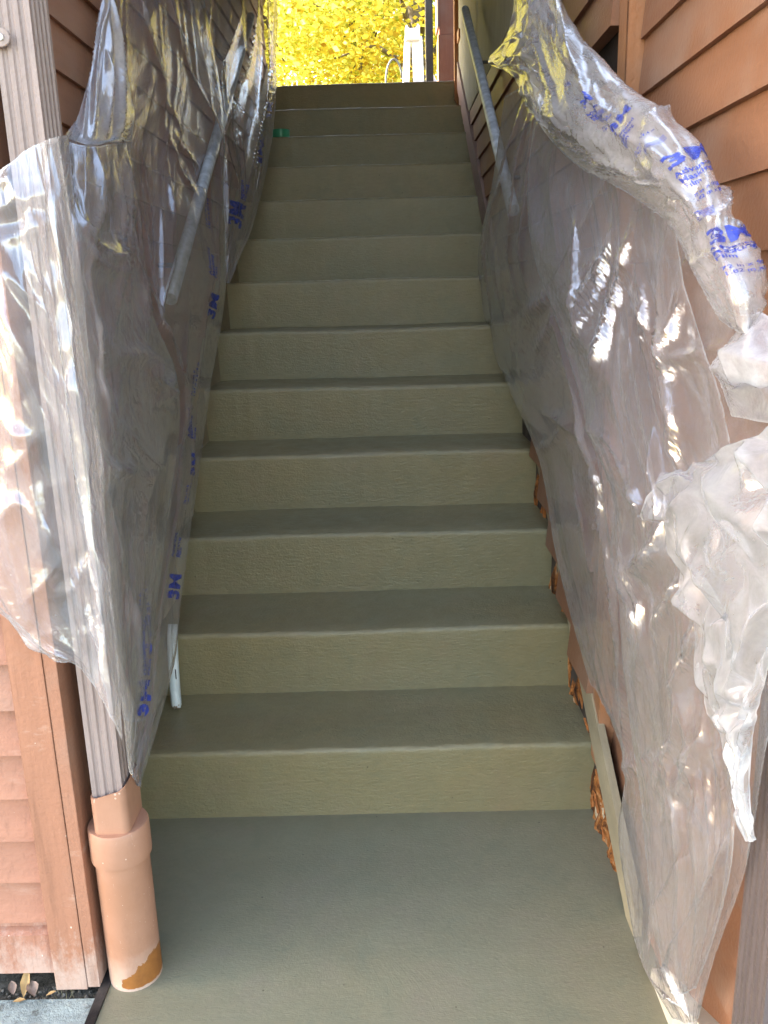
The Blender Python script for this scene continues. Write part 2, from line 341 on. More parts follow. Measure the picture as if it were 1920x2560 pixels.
# ------------------------------------------------------------------ stairs geometry constants
H, T, D0 = 0.18, 0.2866, 1.7956
def nose(y): return 0.18+(y-D0)*H/T            # height of the nosing line
NST = 13
Y_TOP = D0+(NST-1)*T

# ------------------------------------------------------------------ terrain
def ground_z(x, y):
    if y < 2.3: return -0.16
    if y < 5.3: return -0.16+(y-2.3)/3.0*2.3
    if y < 9: return 2.14+(y-5.3)*0.05
    return 2.325+(y-9)*0.22
ys = list(np.linspace(-60, 2.2, 8))+list(np.linspace(2.3, 5.3, 6))+list(np.linspace(5.6, 16, 8))+[20, 28, 40, 60, 90, 140]
xs = [-150, -80, -40, -20, -10, -5, -2, -0.6, 0.5, 2, 5, 10, 20, 40, 80, 150]
gv = [(x, y, ground_z(x, y)) for y in ys for x in xs]
gf = [(j*len(xs)+i, j*len(xs)+i+1, (j+1)*len(xs)+i+1, (j+1)*len(xs)+i) for j in range(len(ys)-1) for i in range(len(xs)-1)]
g = link('ground', mesh('ground', gv, gf), None, M['litter']); g['kind'] = 'structure'
def slab_obj(name, boxes, mat):
    bm = bmesh.new()
    for (x0, x1, y0, y1, z0, z1) in boxes:
        vs = [bm.verts.new((x, y, z)) for z in (z0, z1) for y in (y0, y1) for x in (x0, x1)]
        for f in ((0, 1, 3, 2), (4, 5, 7, 6), (0, 1, 5, 4), (2, 3, 7, 6), (0, 2, 6, 4), (1, 3, 7, 5)): bm.faces.new([vs[i] for i in f])
    o = link(name, bm_mesh(name, bm), None, mat); o['kind'] = 'structure'; return o
slab_obj('landing', [(-0.538, 0.52, -0.7, 1.81, -0.14, 0.0), (-0.672, -0.538, 1.352, 1.81, -0.14, -0.0)], M['landing'])
slab_obj('pavement', [(-6, -0.556, -0.7, 1.264, -0.14, -0.006), (0.53, 6, -0.7, 0.8, -0.14, -0.006)], M['pavement'])
slab_obj('soil_strip', [(-6, -0.556, 1.264, 1.34, -0.14, -0.016)], M['dirt'])
M['low_bounce'] = simple('low_bounce_grey', (0.075, 0.075, 0.078), 0.9, 0, 60, 0.4, 0.4)  # dark tone picked to cut light bounced from unseen ground
slab_obj('low_bounce_ground', [(-30, 30, -16, -0.704, -0.15, -0.012)], M['low_bounce'])  # added unseen dark ground, cuts sunlight bounced onto the risers
slab_obj('upper_path', [(-0.66, 0.9, 5.5, 9.0, 2.0, 2.335)], M['low_bounce'])
js = prism('expansion_joint', [(-0.5555, -0.7), (-0.5385, -0.7), (-0.5385, 1.345), (-0.5555, 1.345)], 'z', -0.13, 0.004, M['black'])
tag(js, 'black rubber expansion joint strip between grey stone paving and smooth landing', 'joint strip')

# ------------------------------------------------------------------ staircase
stairs = empty('staircase', (0, D0, 0))
tag(stairs, 'freshly coated olive grey concrete staircase climbing between the two houses', 'staircase')
def step_mesh(n):
    r = random.Random(n)
    y0 = D0+(n-1)*T; z0 = (n-1)*H; z1 = n*H; back = y0+T+0.03 if n < NST else 5.6
    rad = 0.011
    prof = [(y0+0.001, z0-0.05), (y0, z0-0.002), (y0-0.002, z0+0.05), (y0-0.006, z0+0.11), (y0-0.011, z1-rad-0.004)]
    for k in range(1, 6):
        a = math.pi/2*k/6
        prof.append((y0-0.0115+rad*(1-math.cos(a)), z1-rad+rad*math.sin(a)))
    nf = len(prof)
    prof += [(y0-0.0115+rad+0.004, z1), (y0+0.07, z1+0.001), (y0+0.16, z1+0.0005), (y0+T-0.012, z1), (y0+T-0.004, z1+0.002), (back, z1+0.006), (back, z0-0.05)]
    if n == NST: prof[-3] = (y0+T+0.1, z1)
    nx = 72; x0, x1 = -0.668, 0.505
    ph = [r.uniform(0, 6.28) for _ in range(8)]
    verts, faces = [], []
    for i in range(nx+1):
        x = x0+(x1-x0)*i/nx
        w = 0.0016*math.sin(3.1*x+ph[0])+0.0009*math.sin(7.7*x+ph[1])+0.0004*math.sin(19*x+ph[2])+r.gauss(0, 0.0004)
        wy = 0.002*math.sin(2.6*x+ph[3])+0.0007*math.sin(9.1*x+ph[4])+r.gauss(0, 0.0005)
        for k, (y, z) in enumerate(prof):
            top = k >= 4 and k < len(prof)-2
            fr = 2 <= k <= nf+1
            verts.append((x, y+(wy if fr else 0)-D0, z+(w if top else 0)+(r.gauss(0, 0.0004) if 3 < k < nf else 0)))
    m = len(prof)
    for i in range(nx):
        for k in range(m): faces.append((i*m+k, i*m+(k+1) % m, (i+1)*m+(k+1) % m, (i+1)*m+k))
    faces.append(tuple(range(m))[::-1]); faces.append(tuple(nx*m+k for k in range(m)))
    me = mesh('step', verts, faces, True)
    bm = bmesh.new(); bm.from_mesh(me); bmesh.ops.recalc_face_normals(bm, faces=bm.faces); bm.to_mesh(me); bm.free()
    me.set_sharp_from_angle(angle=math.radians(50)); return me
for n in range(1, NST+1): link('step', step_mesh(n), stairs, M['step'])

# ------------------------------------------------------------------ houses
EAVE = 3.5
lh = empty('timber_house', (-0.66, 1.3, 0))
tag(lh, 'left house with brown lap siding, orange corner boards and film hung along its alley side', 'house')
rh = empty('timber_house', (0.49, 0.86, 0))
tag(rh, 'right house with red brown lap siding and a vertical trim board above the film', 'house')
LP, RP = Vector((-0.66, 1.3, 0)), Vector((0.49, 0.86, 0))
def lbox(name, *a, bevel=0.0): return box(name, *a[:6], a[6], lh, bevel, LP)
def rbox(name, *a, bevel=0.0): return box(name, *a[:6], a[6], rh, bevel, RP)
lbox('wall', -16, -0.668, 1.34, 5.32, -0.14, EAVE, M['dark'])
rbox('wall', 0.4925, 16, 0.9, 1.78, -0.14, EAVE, M['dark'])
rbox('wall', 0.462, 16, 1.78, 5.24, -0.14, EAVE, M['dark'])
lbox('roof', -16.3, -0.60, 0.95, 5.7, EAVE+0.004, EAVE+0.2, M['roof'])
lbox('sun_blocker', -16, -2.5, 1.3, 5.3, EAVE+0.21, 6.3, M['siding_left'])  # added unseen block that keeps the sun off the foreground
lbox('shade_slab', -0.664, 0.432, 2.95, 5.30, 2.86, 3.02, M['shade_slab'])  # added unseen slab overhead that shades the upper risers
rbox('roof', 0.43, 16.3, 0.5, 5.5, EAVE+0.004, EAVE+0.2, M['roof'])
EXP = 0.098
def lap(xf, thick, y0, y1, z, h, sgn):
    """lap siding board on a wall facing +x (sgn 1) or -x (-1); bottom edge stands proud at xf"""
    zt = z+h+0.012; xb = xf-sgn*thick; xt = xf-sgn*0.011
    return [(xf, y0, z), (xb, y0, z), (xb-0*sgn, y0, zt), (xt, y0, zt), (xf, y1, z), (xb, y1, z), (xb, y1, zt), (xt, y1, zt)]
LF = [(0, 1, 2, 3), (4, 7, 6, 5), (0, 3, 7, 4), (1, 5, 6, 2), (0, 4, 5, 1), (3, 2, 6, 7)]
def lap_board(parent, P, xf, thick, y0, y1, z, h, sgn, mat):
    dx = random.uniform(-0.0012, 0.0012); dz = random.uniform(-0.001, 0.001)
    vs = [Vector(v)+Vector((dx, 0, dz))-P for v in lap(xf, thick, y0, y1, z, h, sgn)]
    bm = bmesh.new(); bv = [bm.verts.new(v) for v in vs]
    for f in LF: bm.faces.new([bv[i] for i in f])
    return link('siding_board', bm_mesh('siding_board', bm), parent, mat)
# left, alley side (butt joints staggered)
k = 0
z = 1.661-EXP*16
while z < EAVE-0.02:
    y_end = min(5.30, max(1.62, D0+(z+EXP-0.18-0.06)/(H/T)))
    if y_end-1.365 > 0.2:
        lap_board(lh, LP, -0.642, 0.024, 1.365, y_end, z, EXP, 1, M['siding_left'])
    z += EXP
# left, front
zz = 0.129
while zz < EAVE-0.05:
    vs = []
    for x in (-6, -0.634):
        vs += [(x, 1.299, zz), (x, 1.332, zz), (x, 1.332, zz+0.0975), (x, 1.3235, zz+0.0975)]
    bm = bmesh.new(); bv = [bm.verts.new(Vector(v)-LP) for v in vs]
    for f in LF: bm.faces.new([bv[i] for i in f])
    link('siding_board', bm_mesh('siding_board', bm), lh, M['siding_front']); zz += 0.0843
prism('water_table', [(1.292, 0.026), (1.334, 0.026), (1.334, 0.128), (1.318, 0.128), (1.312, 0.112), (1.296, 0.104)], 'x', -6, -0.634, M['siding_front'], lh, 0.0, LP)
lbox('corner_board', -0.634, -0.5768, 1.278, 1.302, 0.0, EAVE, M['corner'], bevel=0.0015)
lbox('corner_board', -0.5758, -0.554, 1.279, 1.362, 0.004, EAVE, M['corner'], bevel=0.0015)
# left skirt board following the stair
def skirt(parent, P, x0, x1, ya, yb, lo, hi, mat, name='skirt_board'):
    prism(name, [(ya, nose(ya)+lo), (yb, nose(yb)+lo), (yb, nose(yb)+hi), (ya, nose(ya)+hi)], 'x', x0, x1, mat, parent, 0.0012, P)
skirt(lh, LP, -0.66, -0.634, 1.72, 5.28, -0.19, 0.10, M['skirt'])
# right, near section
z = 1.548-EXP*16
while z < EAVE-0.02:
    y_end = 1.708
    lap_board(rh, RP, 0.472, 0.02, 0.93, y_end, z, EXP, -1, M['siding_right']); z += EXP
# right, far section: one board is missing beside the trim
z = 1.686-EXP*16
while z < 2.03:
    y_end = min(5.2, D0+(z+EXP-0.18-0.11)/(H/T)); ys0 = 1.775
    if abs(z-1.588) < 0.01: ys0 = 2.42
    if y_end-ys0 > 0.15: lap_board(rh, RP, 0.432, 0.026, ys0, y_end, z, EXP, -1, M['siding_right'])
    z += EXP
rbox('plywood_panel', 0.437, 0.4615, 1.775, 4.22, 2.064, EAVE, M['plywood'])
rbox('plywood_panel', 0.4345, 0.4615, 4.223, 5.2, 2.064, EAVE, M['plywood'])
rbox('trim_board', 0.448, 0.4905, 1.712, 1.772, 0.16, EAVE, M['trim'], bevel=0.002)
skirt(rh, RP, 0.4445, 0.4612, 1.38, 3.4, 0.045, 0.145, M['skirt'])
skirt(rh, RP, 0.424, 0.461, 3.404, 5.18, -0.02, 0.12, M['skirt_purple'])
prism('end_trim', [(0.412, 2.235), (0.458, 2.175), (0.458, EAVE), (0.412, EAVE)], 'y', 5.20, 5.245, M['trim'], rh, 0.0015, RP)
prism('end_trim', [(0.456, 2.17), (0.4615, 2.165), (0.4615, EAVE), (0.456, EAVE)], 'y', 5.1, 5.198, M['trim'], rh, 0.0, RP)
prism('foundation', [(0.80, -0.05), (1.28, -0.05), (1.28, 0.02), (1.06, 0.125), (0.80, 0.25)], 'x', 0.447, 0.4915, M['white_foundation'], rh, 0.002, RP)
rbox('corner_board', 0.452, 0.55, 0.862, 0.925, 0.0, EAVE, M['corner'], bevel=0.002)
zz = 0.129
while zz < EAVE-0.05:
    bm = bmesh.new(); bv = []
    for x in (0.551, 16):
        for v in ((x, 0.872, zz), (x, 0.898, zz), (x, 0.898, zz+0.095), (x, 0.891, zz+0.095)): bv.append(bm.verts.new(Vector(v)-RP))
    for f in LF: bm.faces.new([bv[i] for i in f])
    link('siding_board', bm_mesh('siding_board', bm), rh, M['siding_front']); zz += 0.0843
# rotten wood in the gap between steps and right wall
rot = empty('rotten_wood_strip', (0.475, 1.7, 0.1))
tag(rot, 'splintered orange rotten wood in the gap beside the lowest right steps', 'rotten wood')
RO = Vector((0.475, 1.7, 0.1)); rr = random.Random(5)
def splinter(y, z, L, w, tilt, mat, x):
    d = Vector((rr.uniform(-0.1, 0.1), math.cos(tilt), math.sin(tilt))); n = Vector((0, -math.sin(tilt), math.cos(tilt)))
    c = Vector((x, y, z))-RO; pts = []
    for s, ww in ((-0.5, 0.15), (-0.2, 1.0), (0.1, 0.8), (0.35, 0.55), (0.5, 0.08)):
        for q in (-1, 1):
            for tx in (-0.5, 0.5): pts.append(c+d*(L*s)+n*(w*ww*q*0.5*rr.uniform(0.6, 1.3))+Vector((tx*0.0035+rr.uniform(-.002, .002), 0, 0)))
    fs = []
    for i in range(4):
        a = i*4; b = a+4; fs += [(a, a+1, b+1, b), (a+2, b+2, b+3, a+3), (a, b, b+2, a+2), (a+1, a+3, b+3, b+1)]
    fs += [(0, 2, 3, 1), (16, 17, 19, 18)]
    bm = bmesh.new(); bv = [bm.verts.new(p) for p in pts]
    for f in fs: bm.faces.new([bv[i] for i in f])
    link('splinter', bm_mesh('splinter', bm), rot, mat)
def rotten_mat():
    t = NT('rotten_sill_wood'); n = t.noise(t.coord((30, 14, 9), False), 1.6, 6, 0.7, 0.8); n2 = t.noise(t.coord((1, 1, 1), False), 40, 4)
    c = t.ramp(n, [(0.34, (0.03, 0.018, 0.012)), (0.44, (0.16, 0.06, 0.025)), (0.52, (0.44, 0.15, 0.04)), (0.60, (0.50, 0.22, 0.09)), (0.68, (0.58, 0.46, 0.32))])
    return t.out(t.bsdf(c, 0.9, t.bump(t.math('ADD', n, n2), 1.0, 0.02), 0.2))
M['rotten'] = rotten_mat()
vs, fs = [], []; NY, NZ = 90, 7; ph = [rr.uniform(0, 6.28) for _ in range(6)]
for i in range(NY+1):
    y = 1.46+(2.75-1.46)*i/NY
    top = nose(y)+0.05+0.006*math.sin(31*y+ph[0])
    bot = max(-0.01, nose(y)-0.19)
    for k in range(NZ+1):
        f = k/NZ
        d = 0.010*(1-f)+0.006*math.sin(60*y+9*f+ph[1])+0.005*math.sin(137*y+ph[2]+f*4)+rr.uniform(-0.003, 0.003)
        vs.append((0.468-max(0, d)-RO.x, y-RO.y, bot+(top-bot)*f-RO.z))
for i in range(NY):
    for k in range(NZ): a = i*(NZ+1)+k; fs.append((a, a+1, a+NZ+2, a+NZ+1))
link('sill', mesh('sill', vs, fs, False), rot, M['rotten'])
for i in range(22):
    near = i < 14
    y = rr.uniform(1.56, 1.80) if near else rr.uniform(1.85, 1.7)
    z = rr.uniform(0.004, 0.03)+max(0, (y-1.53)*0.5*rr.random()) if near else nose(y)-rr.uniform(0.02, 0.10)
    n_ = math.floor((y-D0)/T)+1
    if y > D0: z = max(z, n_*H+0.006)
    splinter(y, z, rr.uniform(0.02, 0.06), rr.uniform(0.003, 0.010), rr.uniform(0.4, 1.3), M['splinter'] if rr.random() < 0.72 else M['splinter_pale'], 0.462+rr.uniform(-0.006, 0.006))

# ------------------------------------------------------------------ drain pipe and downspouts
dp = empty('drain_pipe', (-0.499, 1.318, 0))
tag(dp, 'salmon painted round drain pipe with scraped orange base receiving the downspout', 'drain pipe')
link('pipe', lathe_mesh('pipe', [(0.0475, -0.05), (0.0475, 0.302), (0.030, 0.302)]), dp, M['pipe'])
link('cap', lathe_mesh('cap', [(0.0477, 0.258), (0.0525, 0.258), (0.0530, 0.262), (0.0525, 0.318), (0.0505, 0.3225), (0.028, 0.3225)]), dp, M['pipe'])
def rrect(hx, hy, r, n=6):
    pts = []
    for cx, cy, a0 in ((hx-r, hy-r, 0), (-hx+r, hy-r, 90), (-hx+r, -hy+r, 180), (hx-r, -hy+r, 270)):
        for k in range(n+1):
            a = math.radians(a0+90*k/n); pts.append((cx+r*math.cos(a), cy+r*math.sin(a)))
    return pts
outr, inr = rrect(0.0315, 0.045, 0.012), rrect(0.029, 0.0425, 0.010)
vs, fs = [], []; n = len(outr)
for ring, zf in ((outr, lambda p: 0.322), (outr, lambda p: 0.392-0.3*p[0]*0+max(0, p[0])*0.6), (inr, lambda p: 0.392+max(0, p[0])*0.6), (inr, lambda p: 0.322)):
    vs += [(p[0]+0.0, p[1]+0.006, zf(p)) for p in ring]
for a in range(3):
    for k in range(n): fs.append((a*n+k, a*n+(k+1) % n, (a+1)*n+(k+1) % n, (a+1)*n+k))
me = mesh('collar', vs, fs, True); me.set_sharp_from_angle(angle=math.radians(40)); link('collar', me, dp, M['pipe'])
def ribbed(x0, x1, y0, y1, gx, gy):
    """rectangular downspout section with grooves in its faces"""
    def side(a, b, n):
        pts = []; L = b-a
        for i in range(n):
            c = a+L*(i+0.5+0.3)/(n+0.6)
            w = L/(n+0.6)*0.28
            pts += [(c-w, 0), (c-w*0.45, 1), (c+w*0.45, 1), (c+w, 0)]
        return pts
    d = 0.0028; P = [(x0, y0)]
    P += [(p, y0+d*q) for p, q in side(x0, x1, gx)]; P += [(x1, y0)]
    P += [(x1-d*q, p) for p, q in side(y0, y1, gy)]; P += [(x1, y1)]
    P += [(p, y1-d*q) for p, q in reversed(side(x0, x1, gx))]; P += [(x0, y1)]
    P += [(x0+d*q, p) for p, q in reversed(side(y0, y1, gy))]
    return P
ds = empty('downspout', (-0.499, 1.31, 0.36))
tag(ds, 'mauve brown ribbed downspout at the left house corner running down into the drain pipe', 'downspout')
DP = Vector((-0.499, 1.31, 0.36))
prism('tube', ribbed(-0.5265, -0.4735, 1.2875, 1.362, 3, 4), 'z', 0.345, EAVE-0.02, M['downspout'], ds, 0.0, DP)
st = prism('strap', [(-0.575, 1.5535), (-0.512, 1.5535), (-0.5035, 1.558), (-0.501, 1.5655), (-0.5035, 1.573), (-0.512, 1.5775), (-0.575, 1.5775)], 'y', 1.2785, 1.2825, M['downspout'], ds, 0.0008, DP)
me = lathe_mesh('rivet', [(0.0, 0.0), (0.0042, 0.0), (0.0048, 0.0012), (0.0036, 0.0026), (0.0014, 0.0026), (0.0012, 0.001), (0, 0.001)], 16)
rv = link('rivet', me, st, M['metal_bright']); rv.location = Vector((-0.514, 1.2785, 1.5655))-DP; rv.rotation_euler = (math.pi/2, 0, 0)
ds2 = empty('downspout', (0.46, 0.9, 0))
tag(ds2, 'dark brown ribbed downspout standing at the right edge in front of the siding', 'downspout')
prism('tube', ribbed(0.4405, 0.50, 0.855, 0.937, 3, 5), 'z', -0.0, EAVE-0.02, M['downspout_dark'], ds2, 0.0, Vector((0.46, 0.9, 0)))

# ------------------------------------------------------------------ handrails
def rail(x, y0, y1, ybr, label, wallx):
    o = empty('handrail', (x, y1, nose(y1)+0.745)); P = o.location.copy()
    tag(o, label, 'handrail')
    f = lambda y: Vector((x, y, nose(y)+0.745))
    link('rail_pipe', tube_mesh('rail_pipe', [f(y1)-P, f(y1-0.01)-P]+[f(y)-P for y in np.linspace(y1-0.03, y0, 8)], [0.014, 0.0175]+[0.018]*8, 20), o, M['rail'])
    for y in ybr:
        c = f(y)-P
        link('bracket', tube_mesh('bracket', [c+Vector((0, 0, -0.016)), c+Vector((0, 0, -0.05)), c+Vector(((wallx-x)*0.4, 0, -0.065)), c+Vector((wallx-x, 0, -0.065))], 0.0065, 8), o, M['steel'])
rail(0.373, 2.6, 4.12, (3.75, 2.9), 'bare grey pipe handrail on the right wall sloping up out of the film', 0.437)
rail(-0.555, 2.25, 4.12, (3.6, 2.5), 'pipe handrail on the left wall hidden beneath the draped film', -0.642)
# small things on the right end of the wall
cb = link('cable', tube_mesh('cable', [(0.428, 4.05, 2.50), (0.4275, 3.9, 2.52), (0.4285, 3.72, 2.62), (0.43, 3.5, 2.78)], 0.004, 6), None, M['white'])
tag(cb, 'thin white cable rising across grey plywood behind the right handrail', 'cable')
cl = prism('wall_clip', [(3.56, 2.30), (3.64, 2.30), (3.64, 2.34), (3.61, 2.40), (3.56, 2.40)], 'x', 0.424, 0.436, M['steel'], None, 0.001)
tag(cl, 'small dark metal clip on grey plywood beside the right handrail', 'clip')
bk = prism('wood_bracket', [(0.425, 2.52), (0.455, 2.50), (0.455, 2.54), (0.425, 2.57)], 'y', 5.08, 5.195, M['trim'], None, 0.002)
tag(bk, 'small brown wood bracket on the orange end trim at stair top', 'bracket')

# ------------------------------------------------------------------ beyond the top of the stairs
pc = empty('porch_post', (0.41, 6.4, 2.33))
tag(pc, 'dull red boxed post standing at top right beyond the stairs', 'post'); PC = Vector((0.41, 6.4, 2.33))
box('post_board', 0.392, 0.60, 6.3, 6.5, 2.33, 2.853, M['brown_post'], pc, 0.002, PC)
box('post_board', 0.398, 0.60, 6.304, 6.5, 2.855, 4.6, M['brown_post'], pc, 0.002, PC)
box('post_trim', 0.386, 0.397, 6.285, 6.5, 2.90, 4.6, M['skirt_purple'], pc, 0.001, PC)
sp = prism('steel_post', [(0.293, 6.0), (0.340, 6.0), (0.340, 6.05), (0.293, 6.05)], 'z', 2.3, 4.8, M['steel'], None, 0.004)
tag(sp, 'slim dark grey steel post rising from the top landing', 'post')
ld = empty('ladder_frame', (0.25, 7.4, 2.33))
tag(ld, 'glaring white tapered ladder frame standing in sun beyond the top step', 'ladder'); LO = Vector((0.25, 7.4, 2.33))
def bar(name, a, b, w, d, mat, par, P):
    a, b = Vector(a), Vector(b); t = (b-a).normalized(); sx = Vector((1, 0, 0)); sx = (sx-t*sx.dot(t)).normalized(); sy = t.cross(sx)
    bm = bmesh.new(); vv = []
    for p in (a, b):
        for q, s in ((-1, -1), (1, -1), (1, 1), (-1, 1)): vv.append(bm.verts.new(p+sx*(w/2*q)+sy*(d/2*s)-P))
    for f in ((0, 1, 2, 3), (7, 6, 5, 4), (0, 4, 5, 1), (1, 5, 6, 2), (2, 6, 7, 3), (3, 7, 4, 0)): bm.faces.new([vv[i] for i in f])
    bmesh.ops.bevel(bm, geom=bm.edges[:], offset=min(w, d)*0.15, segments=1, affect='EDGES')
    return link(name, bm_mesh(name, bm), par, mat)
bar('leg', (0.165, 7.3, 2.33), (0.222, 7.42, 3.13), 0.05, 0.03, M['white'], ld, LO)
bar('leg', (0.31, 7.3, 2.33), (0.292, 7.42, 3.13), 0.085, 0.03, M['white'], ld, LO)
bar('leg', (0.20, 7.75, 2.33), (0.235, 7.46, 3.12), 0.02, 0.03, M['white'], ld, LO)
bar('leg', (0.40, 7.75, 2.33), (0.30, 7.46, 3.12), 0.025, 0.03, M['white'], ld, LO)
for i in range(5):
    z = 2.5+0.14*i; f = (z-2.33)/0.8
    bar('rung', (0.165+0.057*f, 7.3+0.12*f, z), (0.31-0.018*f, 7.3+0.12*f, z), 0.06, 0.018, M['white'], ld, LO)
prism('top_cap', [(0.205, 3.10), (0.315, 3.10), (0.318, 3.20), (0.300, 3.22), (0.285, 3.185), (0.235, 3.18), (0.215, 3.215), (0.203, 3.20)], 'y', 7.38, 7.5, M['white'], ld, 0.004, LO)
hp = [(0.105+0.065*math.cos(a), 7.3, 2.78+0.17*math.sin(a)) for a in np.linspace(0.2, math.pi, 12)]+[(0.038, 7.3, 1.7), (0.05, 7.3, 2.34)]
ho = link('hose', tube_mesh('hose', hp, 0.008, 8), None, M['hose'])
tag(ho, 'thin grey hose looping down beside the white ladder frame', 'hose')
bgv, bgf = [], []
rb = random.Random(3)
for i, (rad, z) in enumerate([(0.0, 2.335), (0.055, 2.34), (0.062, 2.42), (0.05, 2.52), (0.035, 2.60), (0.012, 2.66)]):
    for k in range(10):
        a = 2*math.pi*k/10; q = rb.uniform(0.75, 1.2); bgv.append((0.372+rad*q*math.cos(a), 6.75+rad*q*math.sin(a), z+(0.06*math.cos(2*a+0.6) if i > 2 else 0)))
for i in range(5):
    for k in range(10): bgf.append((i*10+k, i*10+(k+1) % 10, (i+1)*10+(k+1) % 10, (i+1)*10+k))
wb = link('white_sack', mesh('white_sack', bgv, bgf, True), None, M['white'])
tag(wb, 'bright white sack with pointed top between steel post and red post', 'sack')
bm = bmesh.new(); bmesh.ops.create_icosphere(bm, subdivisions=2, radius=0.04)
for v in bm.verts: v.co *= 1+rb.uniform(-0.15, 0.15); v.co.z *= 0.8
sto = link('stone', bm_mesh('stone', bm, True), None, M['stone']); sto.location = (-0.545, 5.55, 2.358)
tag(sto, 'small dark grey stone on the top landing near the left film', 'stone')
# tape roll
tp = empty('tape_roll', (-0.523, 4.74, 11*H+0.001)); tag(tp, 'green roll of masking tape lying on a high step by the left film', 'tape roll')
link('tape', lathe_mesh('tape', [(0.030, 0.0), (0.046, 0.0), (0.0465, 0.002), (0.0465, 0.044), (0.046, 0.046), (0.030, 0.046), (0.030, 0.0)], 40), tp, M['tape'])
link('core', lathe_mesh('core', [(0.0298, 0.0), (0.0298, 0.046), (0.027, 0.046), (0.027, 0.0), (0.0298, 0.0)], 40), tp, M['tape_core'])
# pvc pipe
pv = empty('pvc_pipe', (-0.570, 2.004, H)); tag(pv, 'white plastic pipe with chipped end standing on the lowest step at left', 'pipe')
pts = [(0, 0, 0.004), (-0.001, 0.001, 0.012), (-0.004, 0.012, 0.06), (-0.006, 0.03, 0.14), (-0.006, 0.04, 0.18), (-0.005, 0.055, 0.215)]
me = tube_mesh('tube', pts, [0.0105, 0.0135, 0.0138, 0.0138, 0.0135, 0.013], 20)
for v in me.vertices[:20]:
    v.co.z += rb.uniform(0, 0.010)
link('tube', me, pv, M['pvc'])
bx = prism('printed_mark', [(-0.0012, 0.085), (0.0012, 0.085), (0.0015, 0.112), (-0.001, 0.112)], 'y', -0.0008, 0.0, M['blackink'], pv)
bx.location = (0.0045, 0.0022, 0.0)
# ------------------------------------------------------------------ leaves on the soil
def leaf_obj(loc, L, w, rz, tilt, mat, label, curl=0.3):
    vs = []; prof = [(0, 0.04), (0.2, 0.6), (0.45, 1), (0.7, 0.75), (0.9, 0.3), (1, 0.02)]
    for s, ww in prof:
        for q in (-1, 0, 1):
            vs.append((q*w/2*ww, L*s, curl*w*abs(q)*ww+curl*L*0.5*(s-0.5)**2))
    fs = [(i*3+j, i*3+j+1, i*3+j+4, i*3+j+3) for i in range(5) for j in range(2)]
    o = link('fallen_leaf', mesh('fallen_leaf', vs, fs, True), None, mat)
    o.location = loc; o.rotation_euler = (tilt, 0, rz); tag(o, label, 'leaf', 'dry leaves under the left siding'); return o
leaf_obj((-0.690, 1.268, -0.006), 0.052, 0.017, 0.12, 0.62, M['dead_leaf'], 'long curled tan leaf leaning under the left siding', 0.5)
leaf_obj((-0.684, 1.262, -0.004), 0.022, 0.010, 1.9, 0.1, M['dead_leaf'], 'small pale yellow leaf lying on stone below the long tan leaf')
leaf_obj((-0.672, 1.270, -0.006), 0.030, 0.022, 0.6, 0.5, M['dead_leaf_grey'], 'brownish crumpled leaf beside the long tan leaf', 0.6)
leaf_obj((-0.650, 1.270, -0.004), 0.018, 0.008, -1.2, 0.2, M['dead_leaf'], 'tiny orange leaf next to the corner board')
leaf_obj((-0.712, 1.275, -0.006), 0.026, 0.016, 0.5, 0.5, M['dead_leaf_grey'], 'dull brown leaf at the far left under the siding', 0.5)
gb = []; gfz = []
for i in range(26):
    bx_, by_ = rb.uniform(-0.66, -0.60), rb.uniform(1.25, 1.29); a = rb.uniform(0, 6.28); L = rb.uniform(0.012, 0.035)
    dx_, dy_ = math.cos(a)*L, math.sin(a)*L*0.6; h_ = rb.uniform(0.002, 0.02); n0 = len(gb)
    gb += [(bx_, by_, -0.014), (bx_+0.0015, by_, -0.014), (bx_+dx_, by_+dy_, -0.01+h_)]; gfz.append((n0, n0+1, n0+2))
gs = link('dry_grass', mesh('dry_grass', gb, gfz), None, M['twig']); gs['kind'] = 'stuff'
pb = bmesh.new()
for i in range(150):
    m_ = Matrix.Translation((rb.uniform(-0.95, -0.57), rb.uniform(1.255, 1.30), -0.014)) @ Matrix.Diagonal((*(rb.uniform(0.0012, 0.0045) for _ in range(3)), 1))
    bmesh.ops.create_icosphere(pb, subdivisions=1, radius=1, matrix=m_ @ Matrix.Rotation(rb.uniform(0, 3), 4, 'X'))
for v in pb.verts: v.co += Vector([rb.uniform(-.0009, .0009) for _ in range(3)])
M['grit'] = simple('dull_grit', (0.17, 0.15, 0.125), 0.95, 0, 60, 0.6)
gs = link('gravel', bm_mesh('gravel', pb), None, M['grit']); gs['kind'] = 'stuff'

